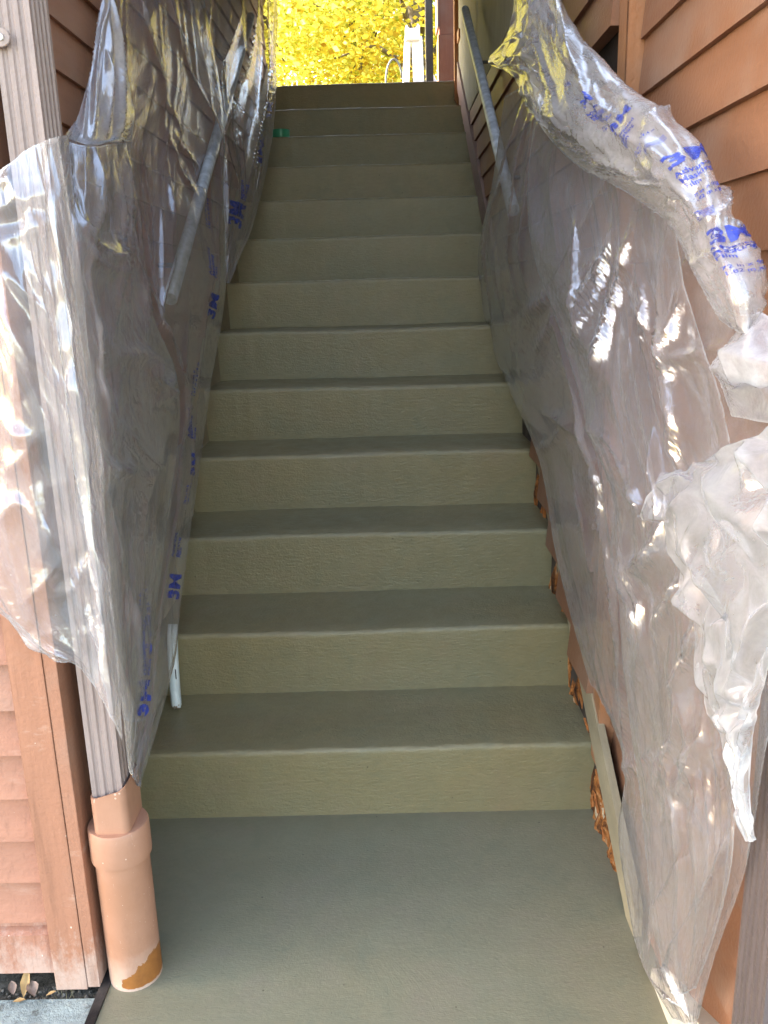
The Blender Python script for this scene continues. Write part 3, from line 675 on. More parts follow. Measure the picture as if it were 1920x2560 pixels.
# ------------------------------------------------------------------ autumn trees
def crown_mesh(name, seed, R, Hh, nclump, per, size):
    r = np.random.default_rng(seed)
    d = r.normal(size=(nclump, 3)); d /= np.linalg.norm(d, axis=1)[:, None]
    cen = d*(r.uniform(0.25, 1, nclump)**0.5)[:, None]*np.array([R, R, Hh])
    P = np.repeat(cen, per, axis=0)+r.normal(size=(nclump*per, 3))*np.array([0.42, 0.42, 0.22])
    N = len(P); a = r.normal(size=(N, 3)); a /= np.linalg.norm(a, axis=1)[:, None]
    a[:, 2] *= 0.6; b = np.cross(a, r.normal(size=(N, 3))); b /= np.linalg.norm(b, axis=1)[:, None]
    s = size*r.uniform(0.6, 1.3, N)[:, None]
    V = np.stack([P-a*s, P+b*s*0.6, P+a*s, P-b*s*0.6], 1).reshape(-1, 3)
    me = bpy.data.meshes.new(name); me.vertices.add(4*N); me.vertices.foreach_set('co', V.ravel().astype(np.float32))
    me.loops.add(4*N); me.loops.foreach_set('vertex_index', np.arange(4*N, dtype=np.int32))
    me.polygons.add(N); me.polygons.foreach_set('loop_start', np.arange(0, 4*N, 4, dtype=np.int32)); me.update(calc_edges=True); return me, cen
crowns = [crown_mesh('crown', s, R, Hh, 150, 74, 0.046) for s, R, Hh in ((1, 1.9, 2.3), (2, 2.2, 1.8), (3, 1.6, 1.7))]
def trunk_mesh(seed, h, cen):
    r = random.Random(seed); bm = bmesh.new()
    parts = []
    pts = [(r.uniform(-.12, .12)*i, r.uniform(-.12, .12)*i, h*i/5) for i in range(6)]
    parts.append(tube_mesh('t', pts, [0.13, 0.11, 0.095, 0.08, 0.06, 0.03], 8))
    for k in range(14):
        c = cen[k*7 % len(cen)]; z0 = h*r.uniform(0.25, 0.8); e = Vector((c[0], c[1], c[2]+h*0.75))
        s = Vector((0, 0, z0)); m_ = s.lerp(e, 0.5)+Vector((0, 0, 0.25))
        parts.append(tube_mesh('t', [s, m_, e], [0.045, 0.028, 0.010], 6))
    for p in parts: bm.from_mesh(p); bpy.data.meshes.remove(p)
    return bm_mesh('trunk', bm, True)
trunks = [trunk_mesh(i+10, 3.6, crowns[i][1]) for i in range(3)]
kinds = ['yellow', 'yellow', 'orange', 'green']
TREES = [(-1.6, 11.0, 0, 'yellow', 'golden yellow tree nearest the top of the stairs, left of the gap'), (0.5, 12.0, 1, 'orange', 'orange tinged tree behind the white ladder frame'), (-0.4, 14.2, 2, 'green', 'yellow green tree in the middle of the gap'),
         (-3.4, 13.5, 1, 'yellow', 'yellow tree at the left side of the gap, half behind the left film'), (2.2, 14.5, 0, 'yellow', 'yellow tree on the right behind the steel post'), (-2.0, 17.5, 2, 'yellow', 'yellow tree farther up the slope at left'),
         (0.6, 18.5, 0, 'green', 'greenish tree farther up the slope behind the orange one'), (-4.6, 19.5, 0, 'green', 'greenish tree far up the slope at left'), (3.2, 20.5, 2, 'orange', 'orange tree far up the slope at right'), (-0.9, 22.5, 1, 'yellow', 'farthest yellow tree in the middle of the slope')]
cmesh = {}
for i, (x, y, mi, hue, lab) in enumerate(TREES):
    if (mi, hue) not in cmesh:
        c_ = crowns[mi][0].copy(); c_.materials.clear(); c_.materials.append(M['leaf_'+hue]); cmesh[(mi, hue)] = c_
    gz = ground_z(x, y); o = empty('autumn_tree', (x, y, gz-0.1)); o.rotation_euler = (0, 0, i*1.3)
    tag(o, lab, 'tree', 'autumn trees beyond the stairs')
    link('trunk', trunks[mi], o, M['bark'])
    c = link('crown', cmesh[(mi, hue)], o); c.location = (0, 0, 2.1 if i < 5 else 2.4)

# ------------------------------------------------------------------ masking film: sheets draped by a small cloth solver
CTRL_LB=[
 [(-0.625,2.192,1.931),(-0.630,2.415,2.001),(-0.630,2.672,2.082),(-0.625,2.966,2.175),(-0.620,3.339,2.293)],
 [(-0.600,1.961,1.655),(-0.610,2.212,1.709),(-0.610,2.531,1.787),(-0.600,2.903,1.867),(-0.540,3.142,1.849)],
 [(-0.500,1.417,1.443),(-0.550,1.776,1.486),(-0.600,2.261,1.565),(-0.585,2.631,1.597),(-0.535,3.030,1.550)],
 [(-0.446,1.247,1.299),(-0.530,1.665,1.309),(-0.580,2.140,1.332),(-0.535,2.314,1.319),(-0.550,3.006,1.236)],
 [(-0.443,1.248,1.162),(-0.500,1.581,1.137),(-0.550,1.980,1.096),(-0.540,2.154,1.063),(-0.570,2.742,0.941)],
 [(-0.443,1.265,0.982),(-0.490,1.536,0.930),(-0.530,1.857,0.867),(-0.555,2.131,0.814),(-0.580,2.531,0.711)],
 [(-0.443,1.255,0.813),(-0.480,1.462,0.745),(-0.510,1.681,0.673),(-0.535,1.893,0.603),(-0.555,2.144,0.508)],
 [(-0.446,1.249,0.640),(-0.470,1.382,0.578),(-0.490,1.516,0.515),(-0.500,1.624,0.464),(-0.520,1.799,0.372)],
 [(-0.450,1.263,0.456),(-0.455,1.289,0.429),(-0.460,1.314,0.404),(-0.465,1.338,0.380),(-0.470,1.364,0.359)]]
CTRL_LA=[
 [(-0.630,3.178,2.242),(-0.610,3.566,2.364),(-0.585,3.950,2.485),(-0.555,4.434,2.637),(-0.530,5.021,2.822),(-0.560,5.183,2.874)],
 [(-0.620,3.142,2.077),(-0.585,3.369,2.098),(-0.540,3.593,2.154),(-0.515,4.057,2.272),(-0.510,4.628,2.400),(-0.540,4.770,2.433)],
 [(-0.610,3.147,1.920),(-0.560,3.222,1.910),(-0.535,3.416,1.950),(-0.510,3.854,2.025),(-0.505,4.466,2.142),(-0.535,4.553,2.151)],
 [(-0.580,3.212,1.806),(-0.545,3.205,1.791),(-0.535,3.386,1.795),(-0.520,3.726,1.836),(-0.510,4.145,1.870),(-0.540,4.253,1.887)],
 [(-0.570,3.210,1.676),(-0.545,3.217,1.650),(-0.535,3.371,1.655),(-0.525,3.634,1.673),(-0.515,3.915,1.687),(-0.540,3.970,1.689)],
 [(-0.570,3.174,1.513),(-0.550,3.183,1.500),(-0.545,3.320,1.497),(-0.535,3.439,1.491),(-0.530,3.585,1.484),(-0.550,3.630,1.483)],
 [(-0.575,3.166,1.350),(-0.565,3.155,1.343),(-0.560,3.180,1.337),(-0.555,3.233,1.335),(-0.550,3.280,1.332),(-0.560,3.286,1.331)],
 [(-0.575,3.137,1.260),(-0.570,3.132,1.259),(-0.568,3.144,1.258),(-0.565,3.151,1.256),(-0.563,3.163,1.255),(-0.566,3.164,1.255)]]
CTRL_LC=[
 [(-0.585,1.235,1.365),(-0.516,1.225,1.390),(-0.481,1.225,1.413),(-0.456,1.235,1.426),(-0.452,1.271,1.437),(-0.470,1.377,1.457)],
 [(-0.591,1.220,1.275),(-0.525,1.210,1.279),(-0.486,1.210,1.288),(-0.465,1.230,1.299),(-0.447,1.228,1.303),(-0.449,1.305,1.319)],
 [(-0.603,1.210,1.168),(-0.537,1.200,1.167),(-0.495,1.205,1.165),(-0.467,1.230,1.174),(-0.444,1.221,1.180),(-0.446,1.291,1.183)],
 [(-0.625,1.210,1.027),(-0.557,1.200,1.027),(-0.508,1.205,1.025),(-0.464,1.230,1.031),(-0.442,1.223,1.038),(-0.443,1.285,1.034)],
 [(-0.640,1.215,0.907),(-0.570,1.205,0.908),(-0.519,1.210,0.905),(-0.473,1.240,0.896),(-0.442,1.214,0.908),(-0.443,1.273,0.899)],
 [(-0.642,1.220,0.830),(-0.579,1.215,0.779),(-0.532,1.220,0.789),(-0.480,1.245,0.778),(-0.443,1.204,0.799),(-0.444,1.263,0.788)],
 [(-0.643,1.235,0.793),(-0.577,1.230,0.719),(-0.540,1.235,0.704),(-0.484,1.250,0.696),(-0.445,1.204,0.715),(-0.446,1.260,0.691)],
 [(-0.638,1.245,0.773),(-0.549,1.245,0.669),(-0.513,1.250,0.656),(-0.488,1.262,0.606),(-0.448,1.201,0.589),(-0.450,1.248,0.520)]]
CTRL_LD=[
 [(-0.600,2.080,1.895),(-0.595,2.087,1.897),(-0.595,2.118,1.907),(-0.600,2.168,1.923)],
 [(-0.590,1.982,1.751),(-0.570,1.957,1.744),(-0.570,2.015,1.760),(-0.585,2.126,1.789)],
 [(-0.570,1.794,1.608),(-0.545,1.804,1.613),(-0.545,1.919,1.637),(-0.565,2.097,1.654)],
 [(-0.540,1.613,1.509),(-0.520,1.647,1.507),(-0.525,1.797,1.532),(-0.550,2.053,1.608)],
 [(-0.525,1.536,1.479),(-0.505,1.583,1.475),(-0.510,1.708,1.499),(-0.540,1.978,1.545)],
 [(-0.540,1.604,1.501),(-0.525,1.653,1.494),(-0.530,1.778,1.519),(-0.555,2.024,1.564)]]
CTRL_RA=[
 [(0.345,2.590,1.732),(0.360,2.162,1.680),(0.390,1.944,1.639),(0.415,1.763,1.578),(0.430,1.590,1.516),(0.440,1.481,1.471)],
 [(0.352,2.916,1.550),(0.345,2.291,1.497),(0.380,1.999,1.459),(0.410,1.785,1.432),(0.430,1.520,1.386),(0.440,1.311,1.361)],
 [(0.370,3.557,1.323),(0.348,2.551,1.303),(0.370,2.019,1.283),(0.405,1.740,1.272),(0.435,1.471,1.262),(0.440,1.168,1.251)],
 [(0.382,3.332,1.051),(0.370,2.496,1.091),(0.370,1.905,1.119),(0.400,1.634,1.132),(0.430,1.370,1.143),(0.440,1.084,1.157)],
 [(0.395,2.848,0.904),(0.385,2.230,0.929),(0.380,1.767,0.979),(0.395,1.506,1.006),(0.425,1.277,1.036),(0.435,0.976,1.077)],
 [(0.405,2.284,0.758),(0.400,2.008,0.783),(0.390,1.680,0.836),(0.395,1.410,0.896),(0.420,1.176,0.948),(0.430,0.875,1.015)],
 [(0.415,2.072,0.550),(0.410,1.850,0.611),(0.405,1.588,0.696),(0.400,1.336,0.778),(0.410,1.098,0.854),(0.420,0.838,0.938)],
 [(0.428,1.777,0.387),(0.420,1.605,0.449),(0.412,1.414,0.540),(0.405,1.219,0.632),(0.410,1.042,0.716),(0.420,0.848,0.808)],
 [(0.440,1.489,0.329),(0.430,1.395,0.381),(0.420,1.276,0.452),(0.410,1.137,0.535),(0.410,1.008,0.611),(0.420,0.875,0.690)],
 [(0.430,1.459,0.176),(0.420,1.298,0.282),(0.405,1.138,0.397),(0.400,1.030,0.474),(0.410,0.951,0.531),(0.425,0.896,0.569)],
 [(0.435,1.375,0.052),(0.430,1.260,0.140),(0.420,1.156,0.229),(0.415,1.061,0.309),(0.425,0.991,0.382),(0.435,0.936,0.464)],
 [(0.435,1.291,0.019),(0.430,1.216,0.071),(0.425,1.144,0.131),(0.425,1.091,0.181),(0.430,1.054,0.223),(0.440,1.006,0.291)],
 [(0.437,1.137,0.054),(0.435,1.103,0.084),(0.434,1.076,0.105),(0.434,1.061,0.121),(0.435,1.047,0.135),(0.437,1.039,0.143)]]
CTRL_RB=[
 [(0.375,2.250,1.938),(0.350,1.910,1.828),(0.335,1.985,1.853),(0.330,2.112,1.894),(0.335,2.330,1.965)],
 [(0.380,2.112,1.814),(0.350,1.829,1.731),(0.330,1.854,1.728),(0.325,2.017,1.773),(0.335,2.321,1.858)],
 [(0.385,1.906,1.686),(0.355,1.665,1.636),(0.330,1.704,1.628),(0.320,1.879,1.663),(0.335,2.350,1.789)],
 [(0.395,1.665,1.571),(0.365,1.469,1.541),(0.335,1.477,1.520),(0.320,1.660,1.533),(0.335,2.165,1.647)],
 [(0.405,1.496,1.490),(0.375,1.321,1.474),(0.345,1.337,1.454),(0.335,1.464,1.430),(0.335,1.902,1.526)],
 [(0.415,1.332,1.413),(0.385,1.171,1.409),(0.350,1.172,1.386),(0.340,1.282,1.360),(0.350,1.652,1.430)],
 [(0.420,1.212,1.350),(0.395,1.076,1.345),(0.360,1.057,1.325),(0.355,1.145,1.325),(0.370,1.393,1.358)],
 [(0.425,1.134,1.279),(0.400,1.005,1.278),(0.370,0.998,1.268),(0.365,1.061,1.267),(0.380,1.198,1.294)],
 [(0.430,1.089,1.215),(0.405,0.963,1.217),(0.375,0.933,1.211),(0.370,0.976,1.212),(0.385,1.104,1.231)],
 [(0.430,1.063,1.177),(0.415,0.973,1.178),(0.385,0.923,1.166),(0.380,0.936,1.165),(0.395,1.035,1.174)]]
CTRL_RE=[
 [(0.340,1.898,1.825),(0.330,2.005,1.860),(0.330,2.231,1.933)],
 [(0.335,1.903,1.727),(0.315,2.033,1.763),(0.325,2.404,1.840)],
 [(0.335,1.873,1.661),(0.310,2.141,1.727),(0.325,2.826,1.875)],
 [(0.335,1.856,1.592),(0.315,2.023,1.659),(0.330,2.360,1.736)],
 [(0.340,1.817,1.504),(0.325,1.919,1.552),(0.335,2.164,1.634)]]
CTRL_RC=[
 [(0.405,0.984,1.176),(0.400,0.937,1.186),(0.400,0.897,1.179),(0.400,0.813,1.178)],
 [(0.385,1.021,1.126),(0.365,0.896,1.152),(0.360,0.810,1.154),(0.360,0.726,1.156)],
 [(0.380,1.015,1.118),(0.355,0.876,1.121),(0.350,0.790,1.126),(0.350,0.700,1.129)],
 [(0.395,1.020,1.101),(0.375,0.903,1.111),(0.370,0.829,1.116),(0.370,0.738,1.117)],
 [(0.410,1.015,1.062),(0.400,0.935,1.070),(0.400,0.885,1.073),(0.400,0.793,1.084)]]
CTRL_RD=[
 [(0.400,1.215,0.919),(0.390,1.093,0.972),(0.385,0.978,1.017),(0.380,0.847,1.063),(0.380,0.727,1.098)],
 [(0.375,1.175,0.940),(0.365,1.053,0.992),(0.355,0.914,1.039),(0.350,0.781,1.082),(0.350,0.671,1.114)],
 [(0.370,1.237,0.894),(0.345,1.003,0.964),(0.335,0.854,1.005),(0.335,0.738,1.040),(0.335,0.631,1.068)],
 [(0.370,1.129,0.889),(0.350,0.967,0.923),(0.335,0.835,0.963),(0.335,0.729,0.995),(0.335,0.623,1.026)],
 [(0.375,1.061,0.851),(0.360,0.953,0.873),(0.345,0.840,0.905),(0.345,0.740,0.933),(0.345,0.643,0.970)],
 [(0.380,1.017,0.796),(0.370,0.944,0.816),(0.360,0.864,0.830),(0.360,0.813,0.844),(0.360,0.752,0.867)],
 [(0.390,0.997,0.718),(0.385,0.943,0.737),(0.380,0.891,0.759),(0.375,0.839,0.785),(0.375,0.798,0.806)],
 [(0.395,0.989,0.692),(0.390,0.931,0.706),(0.385,0.886,0.726),(0.380,0.844,0.749),(0.380,0.817,0.768)],
 [(0.400,0.930,0.663),(0.395,0.901,0.675),(0.390,0.874,0.691),(0.390,0.860,0.705),(0.390,0.841,0.721)],
 [(0.400,0.904,0.619),(0.400,0.894,0.623),(0.395,0.874,0.634),(0.395,0.861,0.645),(0.395,0.847,0.657)],
 [(0.410,0.881,0.575),(0.410,0.875,0.577),(0.405,0.857,0.590),(0.405,0.852,0.593),(0.405,0.846,0.600)]]
CTRL_LF=[
 [(-0.515,1.505,1.469),(-0.492,1.538,1.466),(-0.495,1.662,1.489),(-0.530,1.941,1.537)],
 [(-0.470,1.346,1.373),(-0.460,1.414,1.374),(-0.480,1.595,1.393),(-0.520,1.861,1.459)],
 [(-0.436,1.235,1.277),(-0.440,1.339,1.275),(-0.470,1.547,1.282),(-0.500,1.798,1.299)],
 [(-0.432,1.222,1.201),(-0.440,1.347,1.192),(-0.465,1.567,1.186),(-0.490,1.820,1.179)],
 [(-0.430,1.221,1.124),(-0.440,1.369,1.111),(-0.465,1.609,1.086),(-0.505,2.034,1.055)],
 [(-0.430,1.231,1.054),(-0.440,1.381,1.026),(-0.465,1.629,0.989),(-0.510,2.071,0.944)],
 [(-0.431,1.236,0.976),(-0.445,1.389,0.937),(-0.470,1.625,0.888),(-0.510,1.991,0.840)],
 [(-0.434,1.241,0.900),(-0.455,1.397,0.852),(-0.480,1.601,0.797),(-0.510,1.871,0.734)],
 [(-0.436,1.244,0.810),(-0.457,1.384,0.756),(-0.482,1.563,0.695),(-0.510,1.779,0.640)],
 [(-0.440,1.246,0.683),(-0.460,1.357,0.627),(-0.480,1.483,0.571),(-0.490,1.589,0.542)],
 [(-0.447,1.263,0.548),(-0.457,1.321,0.513),(-0.465,1.377,0.483),(-0.475,1.439,0.453)]]
CTRL_RF=[
 [(0.335,2.030,1.571),(0.350,1.773,1.532),(0.375,1.613,1.483),(0.400,1.422,1.422),(0.415,1.273,1.373)],
 [(0.333,2.098,1.438),(0.355,1.887,1.430),(0.380,1.702,1.415),(0.405,1.502,1.384),(0.420,1.298,1.333)],
 [(0.330,1.965,1.282),(0.350,1.701,1.272),(0.380,1.572,1.267),(0.405,1.458,1.262),(0.420,1.266,1.255)],
 [(0.345,1.788,1.158),(0.355,1.571,1.157),(0.380,1.447,1.161),(0.405,1.353,1.163),(0.420,1.185,1.168)],
 [(0.360,1.643,1.034),(0.365,1.476,1.045),(0.380,1.334,1.055),(0.405,1.257,1.063),(0.415,1.070,1.084)],
 [(0.370,1.460,0.896),(0.370,1.322,0.923),(0.380,1.211,0.941),(0.400,1.136,0.957),(0.405,0.977,0.993)],
 [(0.375,1.418,0.803),(0.370,1.263,0.841),(0.375,1.146,0.875),(0.390,1.063,0.894),(0.395,0.917,0.932)],
 [(0.385,1.372,0.709),(0.380,1.239,0.751),(0.380,1.128,0.786),(0.390,1.034,0.816),(0.395,0.903,0.861)],
 [(0.395,1.348,0.564),(0.390,1.229,0.614),(0.385,1.105,0.668),(0.390,1.014,0.707),(0.400,0.906,0.756)],
 [(0.405,1.305,0.435),(0.400,1.209,0.489),(0.390,1.084,0.561),(0.395,0.996,0.613),(0.405,0.902,0.669)],
 [(0.408,1.261,0.363),(0.400,1.166,0.423),(0.390,1.055,0.496),(0.393,0.978,0.548),(0.405,0.901,0.605)],
 [(0.412,1.216,0.257),(0.404,1.131,0.317),(0.398,1.041,0.381),(0.400,0.971,0.443),(0.410,0.909,0.515)],
 [(0.418,1.165,0.175),(0.412,1.105,0.220),(0.410,1.055,0.264),(0.412,1.010,0.309),(0.420,0.961,0.375)],
 [(0.425,1.111,0.132),(0.422,1.081,0.157),(0.421,1.058,0.179),(0.422,1.041,0.200),(0.427,1.028,0.219)]]
FOLD_LB=[(0.022,0.016,[(0.410,0.272),(0.385,0.364),(0.343,0.473)]),
 (0.018,0.014,[(0.343,0.343),(0.314,0.385),(0.255,0.502)]),
 (0.035,0.022,[(0.435,0.272),(0.418,0.364),(0.494,0.439),(0.699,0.473),(0.778,0.502),(0.812,0.556),(0.778,0.623),(0.749,0.695),(0.686,0.791)]),
 (0.025,0.018,[(0.276,0.510),(0.456,0.510),(0.494,0.531),(0.640,0.552),(0.762,0.577)]),
 (0.020,0.020,[(0.013,0.632),(0.222,0.636),(0.356,0.628)]),
 (0.018,0.014,[(0.669,0.218),(0.795,0.238),(0.929,0.247)]),
 (0.020,0.014,[(0.640,0.222),(0.749,0.268),(0.866,0.297)]),
 (0.016,0.012,[(0.632,0.234),(0.682,0.293),(0.724,0.351)]),
 (0.020,0.015,[(0.444,0.318),(0.477,0.364),(0.510,0.414),(0.582,0.460)]),
 (0.030,0.020,[(0.377,0.008),(0.368,0.038),(0.397,0.067),(0.506,0.121),(0.632,0.218)]),
 (0.030,0.020,[(0.632,0.008),(0.653,0.059),(0.778,0.126),(0.937,0.167),(0.996,0.218)]),
 (0.015,0.012,[(0.498,0.121),(0.669,0.192),(0.824,0.255),(0.879,0.314)]),
 (0.015,0.014,[(0.481,0.238),(0.515,0.289),(0.536,0.343)]),
 (0.020,0.020,[(0.816,0.427),(0.816,0.494),(0.816,0.544),(0.820,0.598)]),
 (0.015,0.015,[(0.887,0.435),(0.908,0.536),(0.891,0.619),(0.891,0.749)]),
 (0.020,0.025,[(0.155,0.741),(0.234,0.812),(0.331,0.908)]),
 (0.015,0.020,[(0.665,0.732),(0.531,0.787),(0.289,0.858)]),
 (0.020,0.020,[(0.259,0.377),(0.184,0.473),(0.130,0.561),(0.117,0.649)]),
 (-0.020,0.020,[(0.439,0.414),(0.423,0.490),(0.351,0.552),(0.389,0.623)]),
 (0.018,0.015,[(0.728,0.377),(0.665,0.431),(0.619,0.460)]),
 (0.012,0.012,[(0.904,0.351),(0.891,0.414),(0.908,0.481)]),
 (0.015,0.014,[(0.950,0.280),(0.925,0.351),(0.933,0.427)])]
FOLD_LF=[(0.030,0.014,[(0.900,0.025),(0.883,0.113),(0.812,0.172),(0.615,0.314)]),
 (0.028,0.014,[(0.757,0.017),(0.707,0.146),(0.632,0.192),(0.423,0.356)]),
 (0.020,0.014,[(1.000,0.084),(0.908,0.176),(0.975,0.268),(1.000,0.339)]),
 (0.035,0.018,[(0.444,0.372),(0.732,0.377),(0.732,0.418),(0.828,0.464),(0.954,0.502)]),
 (0.030,0.020,[(0.004,0.598),(0.301,0.598),(0.494,0.582)]),
 (0.030,0.016,[(0.033,0.176),(0.360,0.205),(0.686,0.226)]),
 (0.030,0.016,[(0.033,0.151),(0.243,0.163),(0.523,0.192),(0.749,0.184)]),
 (0.020,0.016,[(0.439,0.013),(0.448,0.117),(0.360,0.167)]),
 (0.030,0.020,[(0.996,0.201),(0.946,0.251),(0.762,0.335)]),
 (0.020,0.016,[(0.146,0.238),(0.167,0.347),(0.163,0.464),(0.247,0.561)]),
 (0.030,0.016,[(0.996,0.402),(0.870,0.431),(0.728,0.469)]),
 (0.020,0.020,[(0.331,0.502),(0.527,0.552),(0.795,0.607)]),
 (-0.020,0.030,[(0.301,0.385),(0.397,0.431),(0.368,0.523)])]
FOLD_RF=[(0.020,0.012,[(0.000,0.163),(0.017,0.230),(0.033,0.305),(0.021,0.385),(0.029,0.460),(0.021,0.540),(0.025,0.615)]),
 (0.030,0.014,[(0.644,0.126),(0.619,0.146),(0.427,0.180),(0.059,0.264)]),
 (0.025,0.012,[(0.632,0.138),(0.439,0.192),(0.121,0.280)]),
 (0.030,0.014,[(0.791,0.121),(0.728,0.159),(0.498,0.213),(0.322,0.276),(0.218,0.305)]),
 (0.035,0.016,[(0.950,0.134),(0.900,0.213),(0.833,0.289),(0.812,0.335),(0.728,0.364)]),
 (0.030,0.016,[(1.000,0.180),(0.941,0.222),(0.845,0.276)]),
 (0.030,0.016,[(0.841,0.280),(0.941,0.272),(1.000,0.268)]),
 (0.035,0.018,[(0.418,0.569),(0.640,0.536),(0.774,0.502)]),
 (0.035,0.018,[(0.594,0.628),(0.770,0.586),(0.862,0.548)]),
 (0.030,0.016,[(0.134,0.515),(0.372,0.494),(0.582,0.481)]),
 (0.030,0.016,[(0.289,0.523),(0.481,0.494),(0.653,0.435)]),
 (0.030,0.018,[(0.113,0.452),(0.188,0.515),(0.289,0.565),(0.167,0.623)]),
 (0.030,0.018,[(0.623,0.343),(0.603,0.377),(0.607,0.410),(0.481,0.494)]),
 (0.025,0.016,[(0.038,0.343),(0.230,0.351),(0.343,0.397),(0.506,0.452)]),
 (0.025,0.020,[(0.301,0.745),(0.552,0.669),(0.686,0.623)]),
 (0.025,0.020,[(0.510,0.749),(0.669,0.703),(0.799,0.661)]),
 (0.020,0.014,[(0.795,0.155),(0.774,0.213),(0.640,0.268)]),
 (0.025,0.016,[(0.372,0.121),(0.301,0.180),(0.268,0.259)])]
FOLD_LA=[(0.030,0.018,[(0.435,0.017),(0.385,0.105),(0.226,0.209),(0.184,0.289),(0.188,0.414)]),
 (0.035,0.020,[(0.577,0.017),(0.536,0.088),(0.439,0.259),(0.343,0.351),(0.151,0.473)]),
 (0.040,0.025,[(0.669,0.017),(0.640,0.142),(0.628,0.238),(0.607,0.372),(0.506,0.565),(0.477,0.657)]),
 (0.030,0.020,[(0.732,0.050),(0.674,0.180),(0.640,0.297),(0.590,0.544),(0.603,0.728)]),
 (0.020,0.015,[(0.105,0.464),(0.230,0.544),(0.347,0.628),(0.402,0.741)]),
 (0.020,0.015,[(0.439,0.439),(0.452,0.582),(0.435,0.686)]),
 (0.020,0.014,[(0.067,0.184),(0.192,0.197),(0.264,0.259)]),
 (0.020,0.014,[(0.033,0.234),(0.126,0.280),(0.159,0.335)]),
 (0.030,0.020,[(0.146,0.029),(0.117,0.105),(0.050,0.155)]),
 (0.020,0.020,[(0.623,0.427),(0.674,0.552),(0.628,0.674)])]
FOLD_LC=[(0.019,0.030,[(0.088,0.138),(0.201,0.213),(0.364,0.297),(0.527,0.377),(0.611,0.473),(0.649,0.573)]),
 (0.019,0.030,[(0.054,0.180),(0.201,0.255),(0.397,0.356),(0.494,0.452),(0.561,0.548)]),
 (0.013,0.020,[(0.201,0.305),(0.339,0.368),(0.423,0.431)]),
 (0.016,0.020,[(0.159,0.126),(0.301,0.188),(0.498,0.255),(0.632,0.356)]),
 (0.013,0.020,[(0.088,0.013),(0.255,0.025),(0.540,0.046)]),
 (0.013,0.020,[(0.054,0.075),(0.247,0.067),(0.636,0.075)]),
 (0.012,0.018,[(0.054,0.138),(0.280,0.117),(0.674,0.121)]),
 (-0.013,0.020,[(0.050,0.105),(0.247,0.092),(0.623,0.096)]),
 (0.013,0.018,[(0.368,0.155),(0.481,0.209),(0.615,0.243)]),
 (0.013,0.020,[(0.201,0.377),(0.289,0.414),(0.423,0.418)]),
 (0.013,0.020,[(0.234,0.481),(0.351,0.448),(0.423,0.418)]),
 (0.016,0.020,[(0.180,0.573),(0.318,0.540),(0.481,0.661)]),
 (0.013,0.020,[(0.402,0.573),(0.490,0.607),(0.406,0.686),(0.268,0.715)]),
 (0.013,0.020,[(0.439,0.736),(0.577,0.678),(0.715,0.649)]),
 (0.010,0.020,[(0.410,0.498),(0.439,0.573),(0.389,0.644)]),
 (0.013,0.020,[(0.481,0.686),(0.536,0.803),(0.561,0.908)])]
FOLD_LD=[(0.025,0.018,[(0.502,0.038),(0.314,0.159),(0.255,0.364),(0.335,0.653)]),
 (0.020,0.016,[(0.188,0.079),(0.105,0.331),(0.176,0.649)]),
 (0.030,0.020,[(0.674,0.054),(0.749,0.243),(0.736,0.410),(0.778,0.636)]),
 (0.015,0.015,[(0.360,0.243),(0.494,0.402),(0.540,0.619)])]
